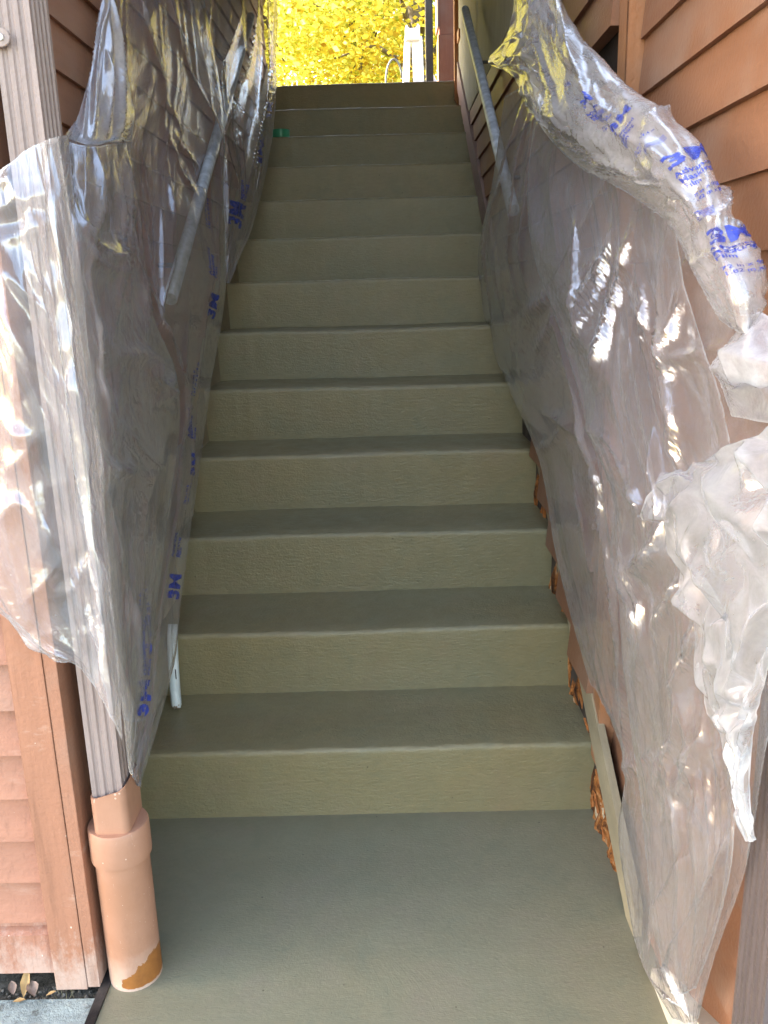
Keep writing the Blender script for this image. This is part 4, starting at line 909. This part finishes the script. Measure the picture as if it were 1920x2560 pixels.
FOLD_RA=[(0.030,0.020,[(0.134,0.017),(0.109,0.075),(0.096,0.130),(0.109,0.192),(0.067,0.268)]),
 (0.020,0.014,[(0.218,0.013),(0.184,0.071),(0.222,0.134),(0.251,0.218)]),
 (0.020,0.014,[(0.280,0.025),(0.268,0.079),(0.293,0.134),(0.310,0.201)]),
 (0.020,0.015,[(0.477,0.096),(0.536,0.130),(0.536,0.159)]),
 (0.030,0.020,[(0.703,0.084),(0.640,0.117),(0.540,0.155),(0.452,0.192),(0.305,0.226)]),
 (0.025,0.012,[(0.682,0.159),(0.607,0.192),(0.448,0.268)]),
 (0.020,0.010,[(0.678,0.159),(0.573,0.201),(0.431,0.255)]),
 (0.025,0.014,[(0.665,0.159),(0.485,0.201),(0.264,0.234)]),
 (0.020,0.012,[(0.665,0.167),(0.519,0.209),(0.289,0.268)]),
 (0.030,0.018,[(0.770,0.134),(0.736,0.172),(0.657,0.218),(0.582,0.280),(0.527,0.289)]),
 (0.040,0.022,[(0.406,0.230),(0.444,0.310),(0.464,0.360),(0.506,0.410),(0.494,0.456),(0.481,0.523),(0.393,0.586),(0.188,0.669)]),
 (0.025,0.020,[(0.464,0.364),(0.561,0.372),(0.623,0.427),(0.695,0.469)]),
 (0.030,0.020,[(0.640,0.552),(0.745,0.531),(0.803,0.510)]),
 (0.030,0.020,[(0.690,0.607),(0.787,0.569),(0.841,0.540)]),
 (0.025,0.016,[(0.552,0.510),(0.649,0.498),(0.732,0.494)]),
 (0.020,0.016,[(0.598,0.519),(0.678,0.502),(0.749,0.490)]),
 (0.030,0.020,[(0.531,0.469),(0.556,0.515),(0.586,0.548),(0.456,0.598)]),
 (0.030,0.020,[(0.866,0.151),(0.845,0.218),(0.824,0.293),(0.820,0.347),(0.782,0.393)]),
 (0.025,0.018,[(0.925,0.167),(0.887,0.209),(0.833,0.280)]),
 (0.020,0.016,[(0.828,0.285),(0.900,0.272),(0.979,0.264)]),
 (0.025,0.020,[(0.745,0.360),(0.736,0.406),(0.741,0.439)]),
 (0.020,0.016,[(0.812,0.347),(0.828,0.389),(0.854,0.423)]),
 (0.020,0.020,[(0.393,0.703),(0.644,0.649),(0.736,0.607)]),
 (0.020,0.020,[(0.494,0.728),(0.661,0.695),(0.791,0.649)]),
 (0.020,0.020,[(0.000,0.682),(0.385,0.669),(0.515,0.661)]),
 (0.030,0.020,[(0.657,0.837),(0.598,0.870),(0.519,0.900),(0.586,0.941),(0.657,0.992)]),
 (0.020,0.015,[(0.192,0.921),(0.397,0.950),(0.690,0.992)]),
 (0.025,0.025,[(0.921,0.732),(0.808,0.787),(0.657,0.837)]),
 (0.020,0.025,[(0.653,0.762),(0.473,0.799),(0.297,0.845)]),
 (0.025,0.018,[(0.205,0.347),(0.318,0.351),(0.423,0.372)]),
 (0.015,0.015,[(0.033,0.406),(0.222,0.385),(0.339,0.356)]),
 (0.020,0.020,[(0.331,0.410),(0.351,0.460),(0.318,0.515)]),
 (-0.020,0.020,[(0.766,0.192),(0.782,0.264),(0.766,0.314)]),
 (0.020,0.012,[(0.724,0.159),(0.762,0.201),(0.749,0.264)])]
FOLD_RB=[(0.019,0.015,[(0.251,0.042),(0.402,0.238),(0.540,0.339),(0.569,0.418),(0.548,0.527)]),
 (0.016,0.015,[(0.138,0.427),(0.033,0.477),(0.473,0.531),(0.498,0.594),(0.490,0.649)]),
 (0.016,0.014,[(0.448,0.314),(0.536,0.381),(0.502,0.460)]),
 (0.019,0.018,[(0.100,0.506),(0.029,0.590),(0.033,0.678),(0.431,0.757),(0.540,0.862)]),
 (0.013,0.013,[(0.485,0.573),(0.661,0.649),(0.858,0.732)]),
 (0.013,0.014,[(0.502,0.305),(0.573,0.356),(0.653,0.381)]),
 (0.013,0.014,[(0.611,0.665),(0.527,0.732),(0.029,0.812)]),
 (0.013,0.012,[(0.803,0.234),(0.812,0.335),(0.787,0.410)]),
 (0.013,0.014,[(0.879,0.841),(0.594,0.816),(0.100,0.841)]),
 (0.016,0.015,[(0.766,0.134),(0.762,0.259),(0.766,0.372)])]
FOLD_RE=[(0.019,0.015,[(0.987,0.502),(0.657,0.372),(0.234,0.276)]),
 (0.016,0.014,[(0.929,0.490),(0.552,0.607),(0.079,0.657)]),
 (0.013,0.014,[(0.803,0.222),(0.372,0.469),(0.565,0.837)]),
 (0.013,0.012,[(0.946,0.268),(0.444,0.544),(0.816,0.745)]),
 (0.013,0.014,[(0.724,0.925),(0.180,0.644),(0.050,0.364)])]
FOLD_RC=[(0.013,0.020,[(0.113,0.285),(0.452,0.331),(0.774,0.351)]),
 (0.010,0.020,[(0.222,0.226),(0.381,0.418),(0.209,0.782)])]
FOLD_RD=[(0.017,0.016,[(0.000,0.188),(0.096,0.159),(0.255,0.201),(0.280,0.222),(0.167,0.285)]),
 (0.017,0.016,[(0.515,0.084),(0.410,0.167),(0.255,0.197)]),
 (0.013,0.014,[(0.059,0.105),(0.197,0.172),(0.255,0.201)]),
 (0.015,0.016,[(0.469,0.155),(0.519,0.176),(0.473,0.230),(0.594,0.259)]),
 (0.017,0.016,[(0.661,0.138),(0.615,0.172),(0.586,0.259),(0.498,0.301)]),
 (0.013,0.015,[(0.749,0.142),(0.682,0.201),(0.603,0.259)]),
 (0.015,0.016,[(0.280,0.222),(0.247,0.301),(0.213,0.393),(0.159,0.498),(0.155,0.582)]),
 (0.013,0.016,[(0.477,0.264),(0.347,0.326),(0.238,0.385)]),
 (0.011,0.015,[(0.594,0.259),(0.657,0.293),(0.669,0.335)]),
 (0.013,0.016,[(0.816,0.176),(0.766,0.264),(0.686,0.347),(0.561,0.423)]),
 (0.013,0.015,[(0.448,0.372),(0.565,0.322),(0.715,0.285)]),
 (0.013,0.015,[(0.142,0.632),(0.402,0.561),(0.393,0.498)]),
 (0.013,0.015,[(0.172,0.644),(0.527,0.669),(0.749,0.628)]),
 (0.013,0.015,[(0.351,0.607),(0.331,0.720),(0.368,0.808),(0.481,0.900)]),
 (0.013,0.016,[(0.603,0.448),(0.762,0.485),(0.699,0.577)]),
 (0.011,0.015,[(0.046,0.259),(0.218,0.272),(0.264,0.289)]),
 (0.011,0.014,[(0.623,0.079),(0.640,0.151),(0.715,0.172)])]
def spline(A, n, axis):
    """Catmull-Rom resampling along an axis"""
    A = np.moveaxis(A, axis, 0); m = len(A); t = np.linspace(0, m-1, n); i = np.minimum(t.astype(int), m-2); f = (t-i)[:, None, None]
    Pm = np.concatenate([2*A[:1]-A[1:2], A, 2*A[-1:]-A[-2:-1]])
    p0, p1, p2, p3 = Pm[i], Pm[i+1], Pm[i+2], Pm[i+3]
    R = 0.5*((2*p1)+(-p0+p2)*f+(2*p0-5*p1+4*p2-p3)*f**2+(-p0+3*p1-3*p2+p3)*f**3)
    return np.moveaxis(R, 0, axis)
def vnoise(shape, cells, r):
    """smooth value noise on a grid, cells = (rows, cols)"""
    g_ = r.normal(size=(cells[0]+3, cells[1]+3, 1))
    a = spline(g_, shape[0], 0); a = spline(a, shape[1], 1); return a[..., 0]
def normals(P):
    du = np.gradient(P, axis=1); dv = np.gradient(P, axis=0); n = np.cross(du, dv); n /= np.linalg.norm(n, axis=2)[..., None]+1e-9; return n
def relax(P, ru, rv, rd1, rd2, target, iters, att, collide):
    P = P.copy(); W0 = 0.5
    def solve(a, b, rest, k):
        d = b-a; L = np.sqrt((d*d).sum(-1))+1e-9; c = (0.5*k*(L-rest)/L)[..., None]*d
        a += c; b -= c
    def soft(a, b, rest, k):     # push apart freely, pull only when stretched (film does not resist folding)
        d = b-a; L = np.sqrt((d*d).sum(-1))+1e-9; e = L-rest; e = np.where(e < 0, e*0.55, e); c = (0.5*k*e/L)[..., None]*d
        a += c; b -= c
    for it in range(iters):
        for s in (0, 1):
            n = (P.shape[1]-s)//2; n2 = P[:, s+1::2].shape[1]
            solve(P[:, s::2][:, :n2], P[:, s+1::2], ru[:, s::2][:, :n2], 0.95)
            n2 = P[s+1::2].shape[0]
            solve(P[s::2][:n2], P[s+1::2], rv[s::2][:n2], 0.95)
            soft(P[s::2, :-1][:n2][:, 0::2][:, :P[s+1::2, 1::2].shape[1]], P[s+1::2, 1::2], rd1[s::2][:n2][:, 0::2], 0.5)
            q = P[s+1::2, 2::2].shape[1]
            soft(P[s::2, 1::2][:n2][:, :q], P[s+1::2, 2::2][:, :q], rd1[s::2][:n2][:, 1::2][:, :q], 0.5)
            q = P[s+1::2, 0::2].shape[1]; w = min(q, P[s::2, 1::2].shape[1])
            soft(P[s::2, 1::2][:n2][:, :w], P[s+1::2, 0::2][:, :w], rd2[s::2][:n2][:, 0::2][:, :w], 0.5)
        P += (target-P)*att
        if it % 3 == 0: collide(P)
    return P
RAILS = [(-0.555, 2.25, 4.12), (0.373, 2.6, 4.12)]
def collide_common(P, side):
    x, y, z_ = P[..., 0], P[..., 1], P[..., 2]
    for rx, ya, yb in RAILS:
        if (rx < 0) != (side < 0): continue
        zr = nose(y)+0.745; m = (y > ya) & (y < yb)
        dz = (z_-zr)*0.847; dx = x-rx; d = np.sqrt(dx*dx+dz*dz)+1e-6; R = 0.022; hit = m & (d < R)
        k = np.where(hit, (R-d)/d, 0); x += dx*k; z_ += dz*k
    if side < 0:
        np.maximum(x, -0.634, out=x)
        inb = (x > -0.56) & (x < -0.468) & (y > 1.277) & (y < 1.37) & (z_ > 0.34)
        px_ = -0.467-x; py_ = y-1.276
        m1 = inb & (px_ < py_); x[m1] = -0.467; m2 = inb & ~m1; y[m2] = 1.276
        m3 = (x < -0.468) & (y > 1.276) & (y < 1.36) & (x < -0.55); y[m3] = 1.274
    else:
        np.minimum(x, np.where(y > 1.70, 0.427, 0.466), out=x)
        m = (y > 1.68) & (y < 1.79); x[m] = np.minimum(x[m], 0.444)
    zf = np.where(y < D0-0.015, 0.003, np.minimum(NST, np.floor((y+0.015-D0)/T)+1)*H+0.004); np.maximum(z_, zf, out=z_)
class Sheet: pass
CREASE = 1.25
def crease_field(creases, lu, lv, nu, nv):
    gx, gy = np.meshgrid(np.linspace(0, lu, nu, dtype=np.float32), np.linspace(0, lv, nv, dtype=np.float32))
    out = np.zeros((nv, nu), np.float32)
    for amp, w, pts in creases:
        A_ = np.array([(u*lu, v*lv, 0) for u, v in pts], float)[:, None, :]
        Q = spline(A_, 14*(len(pts)-1)+1, 0)[:, 0, :2].astype(np.float32) if len(pts) > 2 else np.linspace(A_[0, 0, :2], A_[-1, 0, :2], 24).astype(np.float32)
        best = np.full((nv, nu), 9.0, np.float32); tt = np.zeros((nv, nu), np.float32)
        for i_, (qx, qy) in enumerate(Q):
            d_ = (gx-qx)**2+(gy-qy)**2; m_ = d_ < best; best[m_] = d_[m_]; tt[m_] = i_/(len(Q)-1)
        d_ = np.sqrt(best); ww = w*0.66*(0.6+1.6*np.abs(tt-0.5))            # flares towards its ends
        out += amp*CREASE*np.exp(-d_/ww)*np.clip(np.sin(np.pi*np.clip(tt*0.94+0.03, 0, 1)), 0, 1)**0.7
    return out
def crumple(lu, lv, nu, nv, specs, r):
    gx, gy = np.meshgrid(np.linspace(0, lu, nu), np.linspace(0, lv, nv)); h = np.zeros((nv, nu))
    for amp, lam, cnt in specs:
        for _ in range(cnt):
            a = r.uniform(0, math.pi); w1 = vnoise((nv, nu), (5, 4), r)*0.55
            p = (gx*math.cos(a)+gy*math.sin(a))/(lam*r.uniform(0.7, 1.4))+w1+r.uniform(0, 1)
            m_ = np.clip(vnoise((nv, nu), (6, 5), r)+0.55, 0, 1)
            h += amp*m_*(np.abs((p % 1)-0.5)*4-1)
    return h
def film(ctrl, creases, nu, nv, slack_u, slack_v, folds, label, mat, seed, side, group, iters=80, att=0.03, rough=0.0004, crum=(), facet=0.0):
    r = np.random.default_rng(seed); A = np.array(ctrl, float)
    Tg = spline(spline(A, nv, 0), nu, 1); n = normals(Tg)
    L = lambda a, b: np.sqrt(((a-b)**2).sum(-1))
    ru, rv = L(Tg[:, 1:], Tg[:, :-1]), L(Tg[1:], Tg[:-1])
    disp = np.zeros((nv, nu))
    for amp, cv, cu, ridged, *sk in folds:
        a = vnoise((nv, nu), (cv, cu), r)
        if sk:                                 # slanting folds: shift the noise along the rows
            w_ = vnoise((nv, 2*nu), (cv, 2*cu), r); a = np.stack([w_[q_, (k_ := int(nu*sk[0]*(1-q_/nv))):k_+nu] for q_ in range(nv)])
        # shear the noise so folds fan a little
        disp += amp*((1-2*np.abs(np.tanh(a))) if ridged else a)
    cf = crease_field(creases, ru.sum(1).mean(), rv.sum(0).mean(), nu, nv)
    vx = np.array([0, 0, 1.22]); sg = np.sign(((vx-Tg)*n).sum(-1)).mean(); n = n*(1 if sg > 0 else -1)
    disp = disp+cf+crumple(ru.sum(1).mean(), rv.sum(0).mean(), nu, nv, crum, r)
    edge = np.minimum(1, np.minimum(np.arange(nu)[None], np.arange(nu)[::-1][None])/14.0)*0.85+0.15
    edge = edge*(np.minimum(1, np.minimum(np.arange(nv)[:, None], np.arange(nv)[::-1][:, None])/14.0)*0.85+0.15)
    P = Tg+n*(disp*edge)[..., None]+r.normal(size=Tg.shape)*rough
    su = 1+slack_u*np.clip(1+0.8*vnoise((nv, nu-1), (5, 4), r), 0, 2.2); sv = 1+slack_v*np.clip(1+0.8*vnoise((nv-1, nu), (5, 4), r), 0, 2.2)
    tgt = Tg+n*(disp*edge*0.95)[..., None]
    L0 = L; ru, rv = L(P[:, 1:], P[:, :-1])*0.5+ru*0.5, L(P[1:], P[:-1])*0.5+rv*0.5
    ru2, rv2 = ru*su, rv*sv
    rd = np.sqrt((0.5*(ru2[:-1]+ru2[1:]))**2+(0.5*(rv2[:, :-1]+rv2[:, 1:]))**2)
    d1 = L(Tg[1:, 1:], Tg[:-1, :-1]); d2 = L(Tg[1:, :-1], Tg[:-1, 1:]); md = np.sqrt(ru[:-1]**2+rv[:, :-1]**2)
    P = relax(P, ru2, rv2, d1*rd/md, d2*rd/md, tgt, iters, att, lambda q: collide_common(q, side))
    collide_common(P, side)
    if facet:                                  # crumpled film: broad facets with soft sharp-edged creases between them
        jit = np.zeros_like(P); jit[1:-1, 1:-1] = r.normal(size=(nv-2, nu-2, 3))
        du, dv = np.gradient(P, axis=1), np.gradient(P, axis=0); nn = normals(P)
        P = P+du*np.clip(jit[..., :1]*0.30, -0.42, 0.42)+dv*np.clip(jit[..., 1:2]*0.30, -0.42, 0.42)+nn*jit[..., 2:]*facet
        fl = r.random((nv-1, nu-1)) < 0.5; K = 8
        yy, xx = np.linspace(0, nv-1.0001, (nv-1)*K+1), np.linspace(0, nu-1.0001, (nu-1)*K+1)
        jj, ii = yy.astype(int)[:, None], xx.astype(int)[None]; t_, s_ = (yy[:, None]-jj)[..., None], (xx[None]-ii)[..., None]
        a_, b_, c_, d_ = P[jj, ii], P[jj, ii+1], P[jj+1, ii], P[jj+1, ii+1]
        A1 = np.where(s_ >= t_, a_+(b_-a_)*s_+(d_-b_)*t_, a_+(c_-a_)*t_+(d_-c_)*s_)
        A2 = np.where(s_+t_ <= 1, a_+(b_-a_)*s_+(c_-a_)*t_, d_+(c_-d_)*(1-s_)+(b_-d_)*(1-t_))
        P = np.where(fl[jj, ii][..., None], A1, A2)
        for _ in range(4):
            Q = P.copy(); Q[1:-1, 1:-1] = 0.4*P[1:-1, 1:-1]+0.15*(P[:-2, 1:-1]+P[2:, 1:-1]+P[1:-1, :-2]+P[1:-1, 2:]); P = Q
        nv, nu = P.shape[:2]; Tg = spline(spline(A, nv, 0), nu, 1)
        P = P+normals(P)*(0.0012*vnoise((nv, nu), (26, 18), r))[..., None]
        collide_common(P, side)
    me = bpy.data.meshes.new('plastic_film'); idx = np.arange(nu*nv).reshape(nv, nu)
    q = np.stack([idx[:-1, :-1], idx[1:, :-1], idx[1:, 1:], idx[:-1, 1:]], -1).reshape(-1, 4); Nf = len(q)
    org = A[0, 0]
    me.vertices.add(nu*nv); me.vertices.foreach_set('co', (P-org).reshape(-1).astype(np.float32))
    me.loops.add(4*Nf); me.loops.foreach_set('vertex_index', q.ravel().astype(np.int32))
    me.polygons.add(Nf); me.polygons.foreach_set('loop_start', np.arange(0, 4*Nf, 4, dtype=np.int32))
    me.polygons.foreach_set('use_smooth', np.ones(Nf, bool)); me.update(calc_edges=True)
    uvl = me.uv_layers.new(name='uv'); lu, lv = L(Tg[:, 1:], Tg[:, :-1]).sum(1).mean(), L(Tg[1:], Tg[:-1]).sum(0).mean()      # uv in metres
    uu = np.linspace(0, lu, nu); vv = np.linspace(0, lv, nv); UV = np.stack(np.meshgrid(uu, vv), -1).reshape(-1, 2)[q.ravel()]
    uvl.data.foreach_set('uv', UV.ravel().astype(np.float32))
    edge_glint = np.maximum(0, 1-np.minimum(np.minimum(np.arange(nu)[None], np.arange(nu)[::-1][None]), np.minimum(np.arange(nv)[:, None], np.arange(nv)[::-1][:, None]))/1.6)
    at = me.attributes.new('hem', 'FLOAT', 'POINT'); at.data.foreach_set('value', edge_glint.ravel().astype(np.float32))  # boundary mask that paints the bright line along film edges
    o = link('plastic_film', me, None, M[mat]); o.location = org
    tag(o, label, 'plastic sheet', group)
    s = Sheet(); s.o, s.P, s.lu, s.lv, s.Tg, s.org = o, P, lu, lv, Tg, org; return s
def lettering(sh, lines, u0, v0, size, ang, flip=1, bold=1.0, wide=1.0):
    """flat print carried on the film: text meshes mapped on the sheet at (u0,v0), in sheet fractions"""
    P = sh.P; nv, nu = P.shape[:2]
    iu, iv = int(u0*(nu-1)), int(v0*(nv-1)); i1, i0 = min(nu-1, iu+3), max(0, iu-3); j1, j0 = min(nv-1, iv+3), max(0, iv-3)
    su = np.linalg.norm(sh.Tg[iv, i1]-sh.Tg[iv, i0])/(i1-i0)*(nu-1); sv = np.linalg.norm(sh.Tg[j1, iu]-sh.Tg[j0, iu])/(j1-j0)*(nv-1)
    allv, allf = [], []
    for (txt, dx, dy, sc) in lines:
        if txt is None:
            w, h = sc; me = bpy.data.meshes.new('q'); me.from_pydata([(dx, dy, 0), (dx+w, dy, 0), (dx+w, dy+h, 0), (dx, dy+h, 0)], [], [(0, 1, 2, 3)]); off = (0, 0); k = 1
        else:
            cu = bpy.data.curves.new('t', 'FONT'); cu.body = txt; cu.size = 1; cu.offset = 0.018*bold; cu.resolution_u = 2
            ob = bpy.data.objects.new('t', cu); C.objects.link(ob); bpy.context.view_layer.update()
            me = bpy.data.meshes.new_from_object(ob.evaluated_get(bpy.context.evaluated_depsgraph_get())); bpy.data.objects.remove(ob); bpy.data.curves.remove(cu)
            off = (dx, dy); k = sc
        bm = bmesh.new(); bm.from_mesh(me); bpy.data.meshes.remove(me)
        bmesh.ops.triangulate(bm, faces=bm.faces)
        for _ in range(3):
            es = [e for e in bm.edges if e.calc_length()*k*size > 0.007]
            if not es: break
            bmesh.ops.subdivide_edges(bm, edges=es, cuts=1); bmesh.ops.triangulate(bm, faces=bm.faces)
        b0 = len(allv); bm.verts.index_update()
        for v in bm.verts:
            tx, ty = (v.co.x*k+off[0])*size, (v.co.y*k+off[1])*size*flip
            ca, sa = math.cos(ang), math.sin(ang); a, b = tx*ca-ty*sa, tx*sa+ty*ca
            fu = (u0+a*wide/su)*(nu-1); fv = (v0-b/sv)*(nv-1)
            fu = min(max(fu, 0.01), nu-1.01); fv = min(max(fv, 0.01), nv-1.01); i, j = int(fu), int(fv); s, t = fu-i, fv-j
            p = P[j, i]*(1-s)*(1-t)+P[j, i+1]*s*(1-t)+P[j+1, i]*(1-s)*t+P[j+1, i+1]*s*t
            nn = np.cross(P[j, i+1]-P[j, i], P[j+1, i]-P[j, i]); nn = nn/(np.linalg.norm(nn)+1e-9)
            if nn @ (np.array([0, 0, 1.22])-p) < 0: nn = -nn
            allv.append(tuple(p+nn*0.0012-sh.org))
        for f in bm.faces: allf.append(tuple(b0+v.index for v in f.verts))
        bm.free()
    link('printed_lettering', mesh('printed_lettering', allv, allf), sh.o, M['ink'])
GL, GR = 'masking film hung on the left wall', 'masking film hung on the right wall'
LB = film(CTRL_LB, FOLD_LB, 220, 300, 0.02, 0.004, [(0.010, 2, 6, True), (0.004, 2, 16, True)], 'large clear film hanging over the left handrail down to the drain pipe', 'film', 11, -1, GL, crum=((0.003, 0.5, 2), (0.0006, 0.14, 2)))
LA = film(CTRL_LA, FOLD_LA, 120, 220, 0.03, 0.005, [(0.006, 2, 6, True), (0.003, 3, 14, True)], 'bluish rolled film on the upper left wall ending in a tip beside the steps', 'film', 12, -1, GL)
LC = film(CTRL_LC, FOLD_LC, 170, 240, 0.015, 0.005, [(0.008, 2, 6, True, 0.8), (0.0035, 2, 14, True, 0.8), (0.0012, 4, 34, False, 0.8)], 'brightest crumpled film wrapped round the left downspout and house corner', 'film_crumpled', 13, -1, GL, crum=((0.003, 0.3, 2),))
LF = film(CTRL_LF, FOLD_LF, 110, 200, 0.015, 0.004, [(0.007, 2, 4, True), (0.002, 2, 10, True)], 'pouch of clear film with pleats bulging beside the left downspout below the milky flap', 'film_thin', 15, -1, GL, crum=((0.003, 0.3, 2), (0.0006, 0.1, 2)))
LD = film(CTRL_LD, FOLD_LD, 80, 140, 0.02, 0.005, [(0.004, 2, 4, False)], 'milky lavender flap with a straight hem hanging from the upper left wall', 'film_milky', 14, -1, GL)
RA = film(CTRL_RA, FOLD_RA, 240, 340, 0.015, 0.006, [(0.008, 2, 4, True), (0.002, 2, 14, True)], 'large clear film covering the right wall down to the landing', 'film', 21, 1, GR, crum=((0.003, 0.5, 3), (0.0003, 0.05, 3)))
RF = film(CTRL_RF, FOLD_RF, 170, 300, 0.015, 0.005, [(0.008, 2, 5, True), (0.002, 2, 14, True)], 'second layer of clear film with a long slanting free edge over the right wall film', 'film_thin', 26, 1, GR, crum=((0.0035, 0.4, 3), (0.0003, 0.05, 3)))
RB = film(CTRL_RB, FOLD_RB, 90, 260, 0.025, 0.015, [(0.006, 6, 3, False)], 'milky folded band with blue print arching over the right wall film', 'film_band', 22, 1, GR, crum=((0.004, 0.22, 3), (0.0004, 0.05, 3)))
RE = film(CTRL_RE, FOLD_RE, 12, 18, 0.03, 0.02, [(0.006, 4, 3, True)], 'pointed crumpled flap at the top left end of the printed band', 'film_band', 23, 1, GR, facet=0.006)
RC = film(CTRL_RC, FOLD_RC, 90, 90, 0.02, 0.015, [(0.004, 3, 3, False)], 'smooth milky white fold at the right edge below the printed band', 'film_milky', 24, 1, GR)
RD = film(CTRL_RD, FOLD_RD, 13, 22, 0.0, 0.0, [(0.007, 5, 4, False)], 'bright crumpled pointed film bunched low on the right wall', 'film_skylit', 25, 1, GR, facet=0.008)
UP = math.pi/2
logo = [('3M', 0, -0.05, 1.25)]
words = [('Advanced', 0, 0.62, 0.42), ('Masking', 0, 0.25, 0.42), ('Film', 0, -0.12, 0.42)]
fine = [('72 in x 90 ft', 0, 0.55, 0.30), ('1.82 m x 27.4 m', 0, 0.2, 0.30)]
barsl = [(None, 0, 0.16*i, (1.9, 0.06)) for i in range(6)]
for u, v, s in ((0.52, 0.93, 0.055), (0.93, 0.785, 0.055), (0.92, 0.640, 0.055), (0.93, 0.425, 0.06)):
    lettering(LB, logo, u, v, s, UP, 1, 1.9, 1.7 if v < 0.9 else 1.5)
    lettering(LB, words, u-0.02, v-0.05, s*0.95, UP, 1, 1.0, 1.7 if v < 0.9 else 1.5)
    lettering(LB, fine, u-0.02, v-0.11, s*0.9, UP, 1, 1.0, 1.7)
lettering(LB, barsl, 0.60, 0.855, 0.05, UP, 1, 1, 2.2)
for u, v in ((0.69, 0.53), (0.52, 0.75), (0.75, 0.36)):
    lettering(LA, logo, u, v, 0.09, UP, 1, 1.9, 2.0); lettering(LA, words, u, v-0.09, 0.06, UP, 1, 1, 2.0)
for u, v, s in ((0.64, 0.36, 0.042), (0.60, 0.47, 0.042), (0.52, 0.63, 0.034), (0.55, 0.80, 0.03)):
    lettering(RB, logo, u, v, s, math.pi, -1, 1.9)
    lettering(RB, words, u, v+0.035, s*0.75, math.pi, -1)
    lettering(RB, fine, u, v+0.075, s*0.7, math.pi, -1)
    lettering(RB, barsl, u+0.02, v-0.06, s*0.5, math.pi, -1)
